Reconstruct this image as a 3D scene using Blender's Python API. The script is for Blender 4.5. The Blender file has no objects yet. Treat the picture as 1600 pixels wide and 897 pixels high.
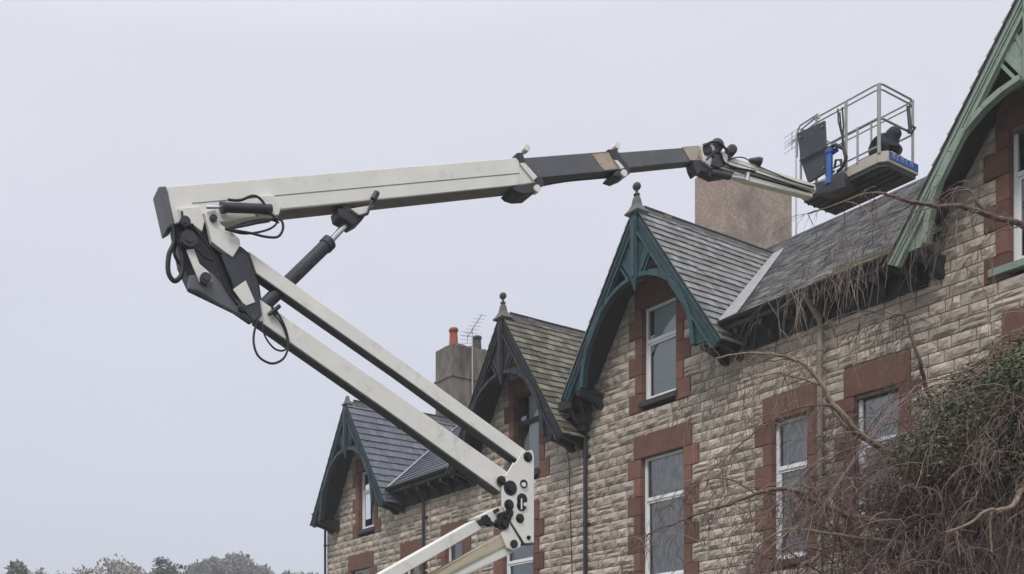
import bpy, math, random
from mathutils import Vector, Matrix, noise
R = math.radians
sc = bpy.context.scene
COL = sc.collection

# ------------------------------------------------------------------ camera
cam = bpy.data.objects.new('camera', bpy.data.cameras.new('camera'))
COL.objects.link(cam); sc.camera = cam
cam.location = (0, 0, 1.6); cam.rotation_euler = (R(90), 0, 0)
CX, HY, FO = 480.0, 1120.0, 1585.0            # principal point and focal length of the (cropped) photograph
cam.data.sensor_width = 36; cam.data.lens = FO / 1600 * 36
cam.data.shift_x = (800 - CX) / 1600; cam.data.shift_y = (HY - 448.5) / 1600
cam.data.clip_start = 0.1; cam.data.clip_end = 3000

# ------------------------------------------------------------------ sky and sun (overcast)
SUN_EL, SUN_AZ = 48, 208                      # azimuth clockwise from +Y
w = bpy.data.worlds.new('World'); sc.world = w; w.use_nodes = True
nt = w.node_tree; nt.nodes.clear()
def N(t, k, **kw):
    n = t.nodes.new(k)
    for a, b in kw.items(): setattr(n, a, b)
    return n
out = N(nt, 'ShaderNodeOutputWorld'); bg = N(nt, 'ShaderNodeBackground'); bg.inputs[1].default_value = 0.1
sky = N(nt, 'ShaderNodeTexSky', sky_type='NISHITA', sun_disc=False, sun_elevation=R(SUN_EL), sun_rotation=R(SUN_AZ))
tc = N(nt, 'ShaderNodeTexCoord'); sx = N(nt, 'ShaderNodeSeparateXYZ')
nt.links.new(tc.outputs['Generated'], sx.inputs[0])
cr = N(nt, 'ShaderNodeValToRGB')
e = cr.color_ramp.elements
e[0].position = 0.0; e[0].color = (0.57, 0.615, 0.72, 1)
e[1].position = 1.0; e[1].color = (1.75, 1.75, 1.8, 1)
x = cr.color_ramp.elements.new(0.15); x.color = (0.58, 0.62, 0.72, 1)
x = cr.color_ramp.elements.new(0.55); x.color = (0.70, 0.705, 0.79, 1)
nt.links.new(sx.outputs['Z'], cr.inputs[0])
nz = N(nt, 'ShaderNodeTexNoise'); nz.inputs['Scale'].default_value = 1.6; nz.inputs['Detail'].default_value = 4
mp_ = N(nt, 'ShaderNodeMapping'); mp_.inputs['Scale'].default_value = (1, 1, 2.5)
nt.links.new(tc.outputs['Generated'], mp_.inputs[0]); nt.links.new(mp_.outputs[0], nz.inputs['Vector'])
mr = N(nt, 'ShaderNodeMapRange'); mr.inputs[1].default_value = 0.3; mr.inputs[2].default_value = 0.7
mr.inputs[3].default_value = 9.9; mr.inputs[4].default_value = 10.75
nt.links.new(nz.outputs[0], mr.inputs[0])
vm = N(nt, 'ShaderNodeVectorMath', operation='SCALE')
nt.links.new(cr.outputs[0], vm.inputs[0]); nt.links.new(mr.outputs[0], vm.inputs['Scale'])
mx = N(nt, 'ShaderNodeMix', data_type='RGBA'); mx.inputs[0].default_value = 0.94
nt.links.new(sky.outputs[0], mx.inputs[6]); nt.links.new(vm.outputs[0], mx.inputs[7])
nt.links.new(mx.outputs[2], bg.inputs[0]); nt.links.new(bg.outputs[0], out.inputs[0])

sun = bpy.data.objects.new('sun', bpy.data.lights.new('sun', 'SUN')); COL.objects.link(sun)
sun.data.energy = 1.5; sun.data.angle = R(14); sun.data.color = (1, 0.96, 0.9)
az = R(SUN_AZ); sd = Vector((math.sin(az) * math.cos(R(SUN_EL)), math.cos(az) * math.cos(R(SUN_EL)), math.sin(R(SUN_EL))))
sun.rotation_euler = sd.to_track_quat('Z', 'Y').to_euler(); sun.location = (-20, -20, 40)
sc.view_settings.view_transform = 'Standard'; sc.view_settings.look = 'None'
sc.view_settings.exposure = 0.12; sc.view_settings.gamma = 1; sc.view_settings.use_curve_mapping = False

# ------------------------------------------------------------------ materials
MATS = {}
def mat(name, c1, c2=None, scale=6, rough=0.7, bump=0.0, bscale=40, tint=0.0, metal=0.0, spec=0.5, c3=None, s3=2.0, lo3=0.55, hi3=0.7, stretch=(1, 1, 1), ior=None):
    """principled material: noise mix of c1/c2, optional second patchy colour c3, per-face tint, bump"""
    m = bpy.data.materials.new(name); m.use_nodes = True; t = m.node_tree
    b = t.nodes['Principled BSDF']; b.inputs['Roughness'].default_value = rough; b.inputs['Metallic'].default_value = metal
    b.inputs['Specular IOR Level'].default_value = spec
    if ior: b.inputs['IOR'].default_value = ior
    tc = N(t, 'ShaderNodeTexCoord'); mp = N(t, 'ShaderNodeMapping'); mp.inputs['Scale'].default_value = stretch
    t.links.new(tc.outputs['Object'], mp.inputs[0])
    c2 = c2 or c1
    n = N(t, 'ShaderNodeTexNoise'); n.inputs['Scale'].default_value = scale; n.inputs['Detail'].default_value = 8; n.inputs['Roughness'].default_value = 0.65
    t.links.new(mp.outputs[0], n.inputs['Vector'])
    r = N(t, 'ShaderNodeMapRange'); r.inputs[1].default_value = 0.32; r.inputs[2].default_value = 0.68
    t.links.new(n.outputs[0], r.inputs[0])
    m1 = N(t, 'ShaderNodeMix', data_type='RGBA'); m1.inputs[6].default_value = (*c1, 1); m1.inputs[7].default_value = (*c2, 1)
    t.links.new(r.outputs[0], m1.inputs[0]); last = m1.outputs[2]
    if c3:
        n3 = N(t, 'ShaderNodeTexNoise'); n3.inputs['Scale'].default_value = s3; n3.inputs['Detail'].default_value = 9; n3.inputs['Roughness'].default_value = 0.7
        t.links.new(mp.outputs[0], n3.inputs['Vector'])
        r3 = N(t, 'ShaderNodeMapRange'); r3.inputs[1].default_value = lo3; r3.inputs[2].default_value = hi3
        t.links.new(n3.outputs[0], r3.inputs[0])
        m3 = N(t, 'ShaderNodeMix', data_type='RGBA'); m3.inputs[7].default_value = (*c3, 1)
        t.links.new(last, m3.inputs[6]); t.links.new(r3.outputs[0], m3.inputs[0]); last = m3.outputs[2]
    if tint:
        at = N(t, 'ShaderNodeAttribute', attribute_name='tint')
        rr = N(t, 'ShaderNodeMapRange'); rr.inputs[3].default_value = 1 - tint; rr.inputs[4].default_value = 1 + tint
        t.links.new(at.outputs['Fac'], rr.inputs[0])
        v = N(t, 'ShaderNodeVectorMath', operation='SCALE'); t.links.new(last, v.inputs[0]); t.links.new(rr.outputs[0], v.inputs['Scale']); last = v.outputs[0]
    t.links.new(last, b.inputs['Base Color'])
    if bump:
        n2 = N(t, 'ShaderNodeTexNoise'); n2.inputs['Scale'].default_value = bscale; n2.inputs['Detail'].default_value = 6
        t.links.new(mp.outputs[0], n2.inputs['Vector'])
        bp = N(t, 'ShaderNodeBump'); bp.inputs['Strength'].default_value = bump; bp.inputs['Distance'].default_value = 0.02
        t.links.new(n2.outputs[0], bp.inputs['Height']); t.links.new(bp.outputs[0], b.inputs['Normal'])
    MATS[name] = m
    return m
M = MATS
mat('limestone', (0.56, 0.485, 0.41), (0.375, 0.315, 0.265), 5, 0.9, 0.8, 26, tint=0.26, c3=(0.27, 0.22, 0.19), s3=0.9, lo3=0.50, hi3=0.72)
mat('mortar', (0.27, 0.22, 0.19), (0.15, 0.12, 0.105), 8, 0.95, 0.5, 50)
mat('red_sandstone', (0.205, 0.098, 0.073), (0.14, 0.066, 0.05), 4, 0.9, 0.6, 30, tint=0.3, c3=(0.115, 0.075, 0.06), s3=1.3, lo3=0.55, hi3=0.75)
mat('slate_grey', (0.22, 0.222, 0.22), (0.13, 0.135, 0.135), 3, 0.48, 0.3, 60, tint=0.4, c3=(0.15, 0.145, 0.10), s3=1.2)
mat('slate_fine', (0.36, 0.36, 0.365), (0.23, 0.23, 0.235), 3, 0.42, 0.3, 60, tint=0.45, c3=(0.20, 0.19, 0.14), s3=0.8, lo3=0.56, hi3=0.7)
mat('slate_blue', (0.10, 0.115, 0.15), (0.07, 0.08, 0.105), 3, 0.45, 0.2, 60, tint=0.25)
mat('slate_mossy', (0.19, 0.175, 0.14), (0.10, 0.095, 0.08), 3, 0.8, 0.6, 40, tint=0.5, c3=(0.15, 0.135, 0.085), s3=1.5, lo3=0.48, hi3=0.62)
mat('slate_lichen', (0.34, 0.32, 0.16), (0.20, 0.19, 0.11), 5, 0.9, 0.6, 40, tint=0.3)
mat('lead', (0.36, 0.37, 0.38), (0.27, 0.28, 0.29), 5, 0.5, 0.2, 20, c3=(0.2, 0.2, 0.2), s3=3)
mat('ridge_dark', (0.075, 0.072, 0.075), (0.045, 0.043, 0.045), 5, 0.7, 0.3, 30, tint=0.3)
mat('cap_stone', (0.16, 0.16, 0.15), (0.10, 0.10, 0.095), 9, 0.8, 0.4, 30)
mat('teal_paint', (0.018, 0.068, 0.078), (0.011, 0.044, 0.053), 4, 0.42, 0.2, 30, c3=(0.045, 0.085, 0.088), s3=5)
mat('slate_paint', (0.026, 0.048, 0.064), (0.017, 0.032, 0.044), 4, 0.5, 0.1, 30, c3=(0.05, 0.06, 0.07), s3=5)
mat('black_paint', (0.018, 0.020, 0.028), (0.010, 0.011, 0.016), 4, 0.5, 0.2, 30, c3=(0.10, 0.10, 0.11), s3=3.5, lo3=0.62, hi3=0.75)
mat('sage_paint', (0.27, 0.335, 0.275), (0.22, 0.28, 0.23), 4, 0.5, 0.1, 30, c3=(0.14, 0.18, 0.14), s3=5, lo3=0.55, hi3=0.75)
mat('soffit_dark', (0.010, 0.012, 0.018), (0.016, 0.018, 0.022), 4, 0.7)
mat('console_dark', (0.014, 0.026, 0.030), (0.009, 0.015, 0.018), 4, 0.5)
mat('gutter_black', (0.012, 0.013, 0.016), (0.022, 0.022, 0.025), 6, 0.45)
mat('pipe_stone', (0.26, 0.225, 0.18), (0.20, 0.175, 0.14), 6, 0.6)
mat('white_upvc', (0.86, 0.86, 0.87), (0.78, 0.79, 0.80), 5, 0.35, c3=(0.5, 0.49, 0.46), s3=6, lo3=0.62, hi3=0.8)
mat('brown_timber', (0.035, 0.020, 0.016), (0.022, 0.013, 0.011), 9, 0.5)
mat('sill_slate', (0.055, 0.06, 0.072), (0.04, 0.042, 0.05), 9, 0.6, 0.2)
mat('sill_brown', (0.06, 0.048, 0.045), (0.035, 0.028, 0.028), 9, 0.7, 0.2)
mat('room_dark', (0.015, 0.015, 0.017))
mat('roughcast', (0.50, 0.395, 0.33), (0.23, 0.175, 0.145), 15, 0.95, 1.0, 30, c3=(0.22, 0.175, 0.15), s3=.9, lo3=0.46, hi3=0.66)
mat('old_render', (0.24, 0.21, 0.18), (0.15, 0.13, 0.11), 5, 0.95, 0.8, 40, c3=(0.07, 0.065, 0.055), s3=1.6, lo3=0.42, hi3=0.6, stretch=(1, 1, 0.35))
mat('moss_black', (0.055, 0.052, 0.04), (0.10, 0.10, 0.07), 6, 0.95, 0.8, 30)
mat('terracotta', (0.40, 0.10, 0.05), (0.30, 0.07, 0.035), 9, 0.8, 0.2)
mat('pot_dark', (0.05, 0.048, 0.045), (0.08, 0.075, 0.065), 9, 0.9, 0.2)
mat('aluminium', (0.50, 0.50, 0.52), (0.42, 0.42, 0.44), 9, 0.4, metal=0.4)
mat('aerial_metal', (0.22, 0.22, 0.24), (0.16, 0.16, 0.17), 9, 0.5, metal=0.3)
# machine
mat('cream_paint', (0.82, 0.80, 0.745), (0.74, 0.72, 0.665), 2.2, 0.42, 0.05, 30, c3=(0.40, 0.35, 0.28), s3=3.2, lo3=0.56, hi3=0.85)
mat('cream_yellowed', (0.55, 0.47, 0.33), (0.50, 0.44, 0.33), 2.2, 0.45, 0.05, 30, c3=(0.36, 0.24, 0.12), s3=6, lo3=0.58, hi3=0.75)
mat('grey_paint', (0.115, 0.120, 0.135), (0.09, 0.095, 0.11), 3, 0.5, 0.05, 30, c3=(0.16, 0.16, 0.165), s3=4)
mat('dark_paint', (0.040, 0.045, 0.060), (0.025, 0.028, 0.038), 4, 0.5, 0.1, 30, c3=(0.08, 0.08, 0.085), s3=6)
mat('steel_dark', (0.022, 0.023, 0.028), (0.04, 0.04, 0.045), 8, 0.45, 0.2, 40)
mat('chrome', (0.62, 0.63, 0.66), None, 3, 0.2, metal=0.8)
mat('rubber', (0.012, 0.012, 0.014), None, 3, 0.55)
mat('edge_seal', (0.20, 0.195, 0.185), (0.14, 0.135, 0.13), 5, 0.5)
mat('rust_patch', (0.42, 0.32, 0.25), (0.50, 0.43, 0.36), 9, 0.6, c3=(0.22, 0.10, 0.06), s3=7, lo3=0.55, hi3=0.7)
mat('tray_paint', (0.50, 0.46, 0.40), (0.40, 0.37, 0.32), 4, 0.6, c3=(0.20, 0.18, 0.155), s3=4)
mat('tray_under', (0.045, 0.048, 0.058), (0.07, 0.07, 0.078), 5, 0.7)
mat('rail_paint', (0.36, 0.35, 0.35), (0.28, 0.275, 0.275), 6, 0.45, c3=(0.22, 0.2, 0.2), s3=5)
mat('sticker_blue', (0.06, 0.11, 0.34), (0.04, 0.08, 0.28), 5, 0.4)
mat('sticker_letter', (0.28, 0.36, 0.62), None, 5, 0.4)
mat('hydraulic_blue', (0.03, 0.12, 0.42), (0.02, 0.08, 0.3), 5, 0.4)
mat('jacket', (0.016, 0.018, 0.026), (0.028, 0.03, 0.04), 12, 0.85, 0.4, 40)
mat('skin', (0.42, 0.26, 0.20), None, 12, 0.6)
mat('trousers', (0.03, 0.03, 0.035), None, 12, 0.85)
mat('tyre', (0.02, 0.02, 0.02), None, 12, 0.9)
# nature
mat('bark', (0.20, 0.135, 0.105), (0.10, 0.065, 0.055), 14, 0.85, 0.5, 40)
mat('bark_pale', (0.36, 0.28, 0.21), (0.20, 0.14, 0.105), 9, 0.85, 0.5, 40)
mat('twig', (0.25, 0.18, 0.155), (0.12, 0.085, 0.074), 2, 0.8, tint=0.6)
mat('twig_pale', (0.34, 0.28, 0.22), (0.17, 0.125, 0.10), 2, 0.8, tint=0.4)
mat('leaf_dark', (0.095, 0.12, 0.055), (0.05, 0.068, 0.034), 2, 0.8, tint=0.7, c3=(0.19, 0.185, 0.085), s3=3)
mat('far_twig', (0.36, 0.34, 0.30), (0.22, 0.21, 0.185), 0.3, 0.9, tint=0.4)  # all far tree colours are lightened, so haze is partly in the colour
mat('far_leaf', (0.10, 0.115, 0.09), (0.06, 0.07, 0.055), 0.3, 0.9, tint=0.5)
mat('far_wood', (0.15, 0.155, 0.15), (0.10, 0.105, 0.10), 0.2, 0.9, tint=0.4)
mat('turf', (0.06, 0.085, 0.03), (0.09, 0.10, 0.045), 0.4, 0.95, 0.5, 8)
mat('asphalt', (0.05, 0.05, 0.052), (0.065, 0.065, 0.065), 3, 0.9, 0.4, 60)
mat('paving', (0.22, 0.21, 0.19), (0.17, 0.16, 0.15), 3, 0.9, 0.3, 40)
# glass: clear sheet that reflects the sky
def glass_mat(name, k):
    g = bpy.data.materials.new(name); g.use_nodes = True; t = g.node_tree; t.nodes.clear()
    o = N(t, 'ShaderNodeOutputMaterial'); mxs = N(t, 'ShaderNodeMixShader'); tr = N(t, 'ShaderNodeBsdfTransparent'); gl = N(t, 'ShaderNodeBsdfGlossy')
    tr.inputs[0].default_value = (0.95, 0.98, 0.98, 1); gl.inputs['Roughness'].default_value = 0.03
    fr = N(t, 'ShaderNodeFresnel'); fr.inputs[0].default_value = k
    t.links.new(fr.outputs[0], mxs.inputs[0]); t.links.new(tr.outputs[0], mxs.inputs[1]); t.links.new(gl.outputs[0], mxs.inputs[2])
    t.links.new(mxs.outputs[0], o.inputs[0]); MATS[name] = g
glass_mat('glass', 2.3)
mat('blind', (0.66, 0.75, 0.78), (0.56, 0.66, 0.70), 1.5, 0.9)
mat('white_blind', (0.85, 0.86, 0.88), (0.7, 0.71, 0.74), 3, 0.9)
mat('net_curtain', (0.95, 0.95, 0.96), (0.34, 0.34, 0.37), 16, 0.9, stretch=(1, 1, 0.22))
mat('pane_dim', (0.24, 0.28, 0.33), (0.15, 0.18, 0.22), 1.5, 0.9)

# ------------------------------------------------------------------ frames of reference
A60 = math.atan2(-0.867, 0.498)
FM = Matrix.Rotation(A60, 4, 'Z') @ Matrix.Translation((0, 20, 0))     # terrace: x along the front, y into the house, z up
UD = (FM.to_3x3() @ Vector((1, 0, 0))); ID = (FM.to_3x3() @ Vector((0, 1, 0)))
MO = Vector((-1.53, 13.5, 0)); MD = Vector((0.932, 0.362, 0)).normalized(); ME = Vector((-MD.y, MD.x, 0))
MM = Matrix.Translation(MO) @ Matrix.Rotation(math.atan2(MD.y, MD.x), 4, 'Z')   # lift: x along the booms, y away from the road
WM = Matrix.Identity(4)
def ray(px, py): return Vector(((px - CX) / FO, 1, (HY - py) / FO))
def fp(px, py, off):
    r = ray(px, py); t = (20 - off) / r.dot(ID); p = r * t
    return Vector((p.dot(UD), -off, p.z + 1.6))
def mq(px, py, y=0.0):
    r = ray(px, py); t = (MO.dot(ME) + y) / r.dot(ME); p = r * t
    return Vector(((p - MO).dot(MD), y, p.z + 1.6))
def wq(px, py, t):
    p = ray(px, py) * t
    return Vector((p.x, p.y, p.z + 1.6))

# ------------------------------------------------------------------ objects
def tag(o, label=None, cat=None, group=None, kind=None):
    if label: o['label'] = label
    if cat: o['category'] = cat
    if group: o['group'] = group
    if kind: o['kind'] = kind
    return o
ROOT = {}
def empty(name, mw, label=None, cat=None, group=None, kind=None):
    o = bpy.data.objects.new(name, None); COL.objects.link(o); o.matrix_world = mw
    o.empty_display_size = 0.3
    ROOT[o.name] = mw.copy()
    return tag(o, label, cat, group, kind)

class MB:
    def __init__(s, frame=WM): s.v = []; s.f = []; s.t = []; s.sm = []; s.frame = frame
    def add(s, vs, fs, tint=0.5, smooth=False):
        k = len(s.v); s.v += [Vector(p) for p in vs]
        for f in fs: s.f.append([i + k for i in f]); s.t.append(tint); s.sm.append(smooth)
    def hexa(s, p, tint=0.5):   # 8 points: bottom ring 0-3, top ring 4-7
        s.add(p, [(0, 3, 2, 1), (4, 5, 6, 7), (0, 1, 5, 4), (1, 2, 6, 5), (2, 3, 7, 6), (3, 0, 4, 7)], tint)
    def box(s, x0, x1, y0, y1, z0, z1, tint=0.5):
        s.hexa([(x0, y0, z0), (x1, y0, z0), (x1, y1, z0), (x0, y1, z0), (x0, y0, z1), (x1, y0, z1), (x1, y1, z1), (x0, y1, z1)], tint)
    def prism(s, pts, vec, tint=0.5):
        n = len(pts); a = [Vector(p) for p in pts]; vec = Vector(vec)
        s.add(a + [p + vec for p in a], [list(range(n))[::-1], list(range(n, 2 * n))] + [(i, (i + 1) % n, (i + 1) % n + n, i + n) for i in range(n)], tint)
    def tube(s, pts, r, seg=6, tint=0.5, smooth=True, cap=True):
        pts = [Vector(p) for p in pts]; n = len(pts)
        if n < 2: return
        rs = r if isinstance(r, (list, tuple)) else [r] * n
        vs = []; up = None
        for i, p in enumerate(pts):
            d = (pts[min(i + 1, n - 1)] - pts[max(i - 1, 0)])
            if d.length < 1e-9: d = Vector((0, 0, 1))
            d.normalize()
            if up is None:
                up = d.orthogonal().normalized()
            else:
                up = up - d * up.dot(d)
                up = up.normalized() if up.length > 1e-6 else d.orthogonal().normalized()
            sd = d.cross(up)
            for k in range(seg):
                a = 2 * math.pi * k / seg
                vs.append(p + (up * math.cos(a) + sd * math.sin(a)) * rs[i])
        fs = [(i * seg + k, i * seg + (k + 1) % seg, (i + 1) * seg + (k + 1) % seg, (i + 1) * seg + k) for i in range(n - 1) for k in range(seg)]
        s.add(vs, fs, tint, smooth)
        if cap:
            s.add(vs[:seg], [list(range(seg))[::-1]], tint); s.add(vs[-seg:], [list(range(seg))], tint)
    def bar(s, a, b, w, h, up=(0, 0, 1), tint=0.5):
        a = Vector(a); b = Vector(b); d = (b - a).normalized(); up = Vector(up)
        sd = d.cross(up).normalized(); up = sd.cross(d).normalized()
        q = [(-w / 2, -h / 2), (w / 2, -h / 2), (w / 2, h / 2), (-w / 2, h / 2)]
        s.prism([a + sd * i + up * j for i, j in q], b - a, tint)
    def lathe(s, c, prof, seg=16, axis=(0, 0, 1), tint=0.5, smooth=True):
        c = Vector(c); ax = Vector(axis).normalized(); u = ax.orthogonal().normalized(); v = ax.cross(u)
        vs = [c + ax * h + (u * math.cos(2 * math.pi * k / seg) + v * math.sin(2 * math.pi * k / seg)) * max(r, 1e-4) for r, h in prof for k in range(seg)]
        m = len(prof)
        s.add(vs, [(i * seg + k, i * seg + (k + 1) % seg, (i + 1) * seg + (k + 1) % seg, (i + 1) * seg + k) for i in range(m - 1) for k in range(seg)], tint, smooth)
        s.add(vs[:seg], [list(range(seg))[::-1]], tint); s.add(vs[-seg:], [list(range(seg))], tint)
    def build(s, name, m, parent=None, bevel=0, label=None, subsurf=0):
        me = bpy.data.meshes.new(name)
        root = parent
        while root is not None and root.parent is not None: root = root.parent
        mw = ROOT[root.name] if root is not None else None
        X = (mw.inverted() @ s.frame) if mw is not None else s.frame
        if root is None:      # own origin at the base centre
            W = [X @ p for p in s.v]
            xs = [p.x for p in W]; ys = [p.y for p in W]; zs = [p.z for p in W]
            o0 = Vector(((min(xs) + max(xs)) / 2, (min(ys) + max(ys)) / 2, min(zs)))
            co = [p - o0 for p in W]
        else:
            o0 = None; co = [X @ p for p in s.v]
        me.from_pydata([tuple(p) for p in co], [], s.f)
        me.polygons.foreach_set('use_smooth', s.sm)
        at = me.attributes.new('tint', 'FLOAT', 'FACE'); at.data.foreach_set('value', s.t)
        me.materials.append(M[m] if isinstance(m, str) else m)
        me.update()
        o = bpy.data.objects.new(name, me); COL.objects.link(o)
        if o0 is not None: o.location = o0; ROOT[o.name] = Matrix.Translation(o0)
        if parent is not None: o.parent = parent
        if bevel:
            bv = o.modifiers.new('bevel', 'BEVEL'); bv.width = bevel; bv.segments = 2; bv.limit_method = 'ANGLE'; bv.angle_limit = R(40)
        if label: o['label'] = label
        return o

rnd = random.Random(11)

# ================================================================== GROUND
g = MB()
g.add([(-900, -300, 0), (900, -300, 0), (900, 1200, 0), (-900, 1200, 0)], [(0, 1, 2, 3)])
tag(g.build('ground', 'turf'), kind='structure')
g = MB(FM); g.box(-70, 30, -24, -9.0, -0.3, 0.02); tag(g.build('road', 'asphalt'), kind='structure')
g = MB(FM); g.box(-70, 30, -9.0, -6.8, -0.3, 0.14); tag(g.build('pavement', 'paving', bevel=0.01), kind='structure')
# low hill far left that carries the far trees
g = MB(); nx, ny = 40, 16; vs = []
for j in range(ny + 1):
    for i in range(nx + 1):
        x = -150 + i * 7.0; y = 70 + j * 14.0
        h = 21 * math.exp(-((y - 190) / 70) ** 2) * (0.75 + 0.25 * math.sin(x * 0.05)) * math.exp(-((x + 30) / 95) ** 2)
        vs.append((x, y, h - 0.5 + 0.4 * math.sin(x * .3) * math.sin(y * .21)))
g.add(vs, [(j * (nx + 1) + i, j * (nx + 1) + i + 1, (j + 1) * (nx + 1) + i + 1, (j + 1) * (nx + 1) + i) for j in range(ny) for i in range(nx)], smooth=True)
tag(g.build('hill', 'turf'), kind='structure')
def hill_z(x, y):
    return 21 * math.exp(-((y - 190) / 70) ** 2) * (0.75 + 0.25 * math.sin(x * 0.05)) * math.exp(-((x + 30) / 95) ** 2) - 0.5

# ================================================================== TERRACE
SL = 1.62; APZ = 13.88; RZ = 13.95; HALF = 2.45; OVH = 0.90; MEET = 4.35
EAVE_Z = 10.45; EAVE_Y = -0.60; TANP = (RZ - EAVE_Z) / (MEET - EAVE_Y); RIDGE_Y = 5.45
CH = 0.235

def stone_block(mb, u0, u1, z0, z1, y=0.0, push=0.045, tint=None, s0=0.0, s1=0.0):
    tn = rnd.random() if tint is None else tint
    nx = 3 if u1 - u0 < 0.3 else 4; nz = 3
    vs = []
    for j in range(nz + 1):
        for i in range(nx + 1):
            fz = j / nz; ua = u0 + s0 * fz; ub = u1 + s1 * fz
            uu = ua + (ub - ua) * i / nx; zz = z0 + (z1 - z0) * fz
            edge = i in (0, nx) or j in (0, nz)
            d = 0.0 if edge else push * rnd.uniform(0.35, 1.5)
            if not edge: uu += rnd.uniform(-.02, .02); zz += rnd.uniform(-.014, .014)
            vs.append((uu, y - d, zz))
    n = nx + 1
    mb.add(vs, [(j * n + i, j * n + i + 1, (j + 1) * n + i + 1, (j + 1) * n + i) for j in range(nz) for i in range(nx)], tn)
    # short returns so that joints read as joints
    c = [vs[0], vs[nx], vs[-1], vs[nz * n]]; bk = [(p[0], 0.05, p[2]) for p in c]
    mb.add(c + bk, [(0, 4, 5, 1), (1, 5, 6, 2), (2, 6, 7, 3), (3, 7, 4, 0)], tn)

def subtract(iv, a, b):
    o = []
    for p, q in iv:
        if b <= p or a >= q: o.append((p, q)); continue
        if a > p: o.append((p, a))
        if b < q: o.append((b, q))
    return o

def slate_field(mb, P0, eu, ev, v1, lf, rf, expo, wid, thick=0.011, tilt=0.02, ragged=0.009):
    """rows of overlapping slates on the plane P0 + eu*u + ev*v (v up the slope), between lf(v) and rf(v)"""
    nrm = Vector(eu).cross(Vector(ev)).normalized(); P0 = Vector(P0); eu = Vector(eu); ev = Vector(ev)
    rows = max(1, int(round(v1 / expo))); ex = v1 / rows
    for k in range(rows):
        va = k * ex - 0.02; vb = (k + 1) * ex + 0.0
        a0, b0 = lf(max(va, 0)), rf(max(va, 0)); a1, b1 = lf(vb), rf(vb)
        lo, hi = min(a0, a1), max(b0, b1)
        if hi - lo < 0.02: continue
        u = lo - (wid * 0.5 if k % 2 else 0)
        while u < hi:
            ue = u + wid
            if max(b0, b1) - u < 0.01: break
            p0, p1 = max(u, a0), min(ue - 0.006, b0); q0, q1 = max(u, a1), min(ue - 0.006, b1)
            if p1 - p0 < 0.004 and q1 - q0 < 0.004: u = ue; continue
            p1 = max(p1, p0); q1 = max(q1, q0)
            lift = thick + tilt + rnd.uniform(0, ragged * 1.4); dv = rnd.uniform(-ragged, ragged)
            if rnd.random() < .012: dv -= .045; lift += .006
            t = rnd.random()
            A = P0 + eu * p0 + ev * (va + dv); B = P0 + eu * p1 + ev * (va + dv); Cc = P0 + eu * q1 + ev * vb; D = P0 + eu * q0 + ev * vb
            mb.add([A + nrm * lift, B + nrm * lift, Cc + nrm * 0.006, D + nrm * 0.006, A - nrm * .002, B - nrm * .002],
                   [(0, 1, 2, 3), (4, 5, 1, 0), (4, 0, 3), (1, 5, 2)], t)
            u = ue

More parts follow.
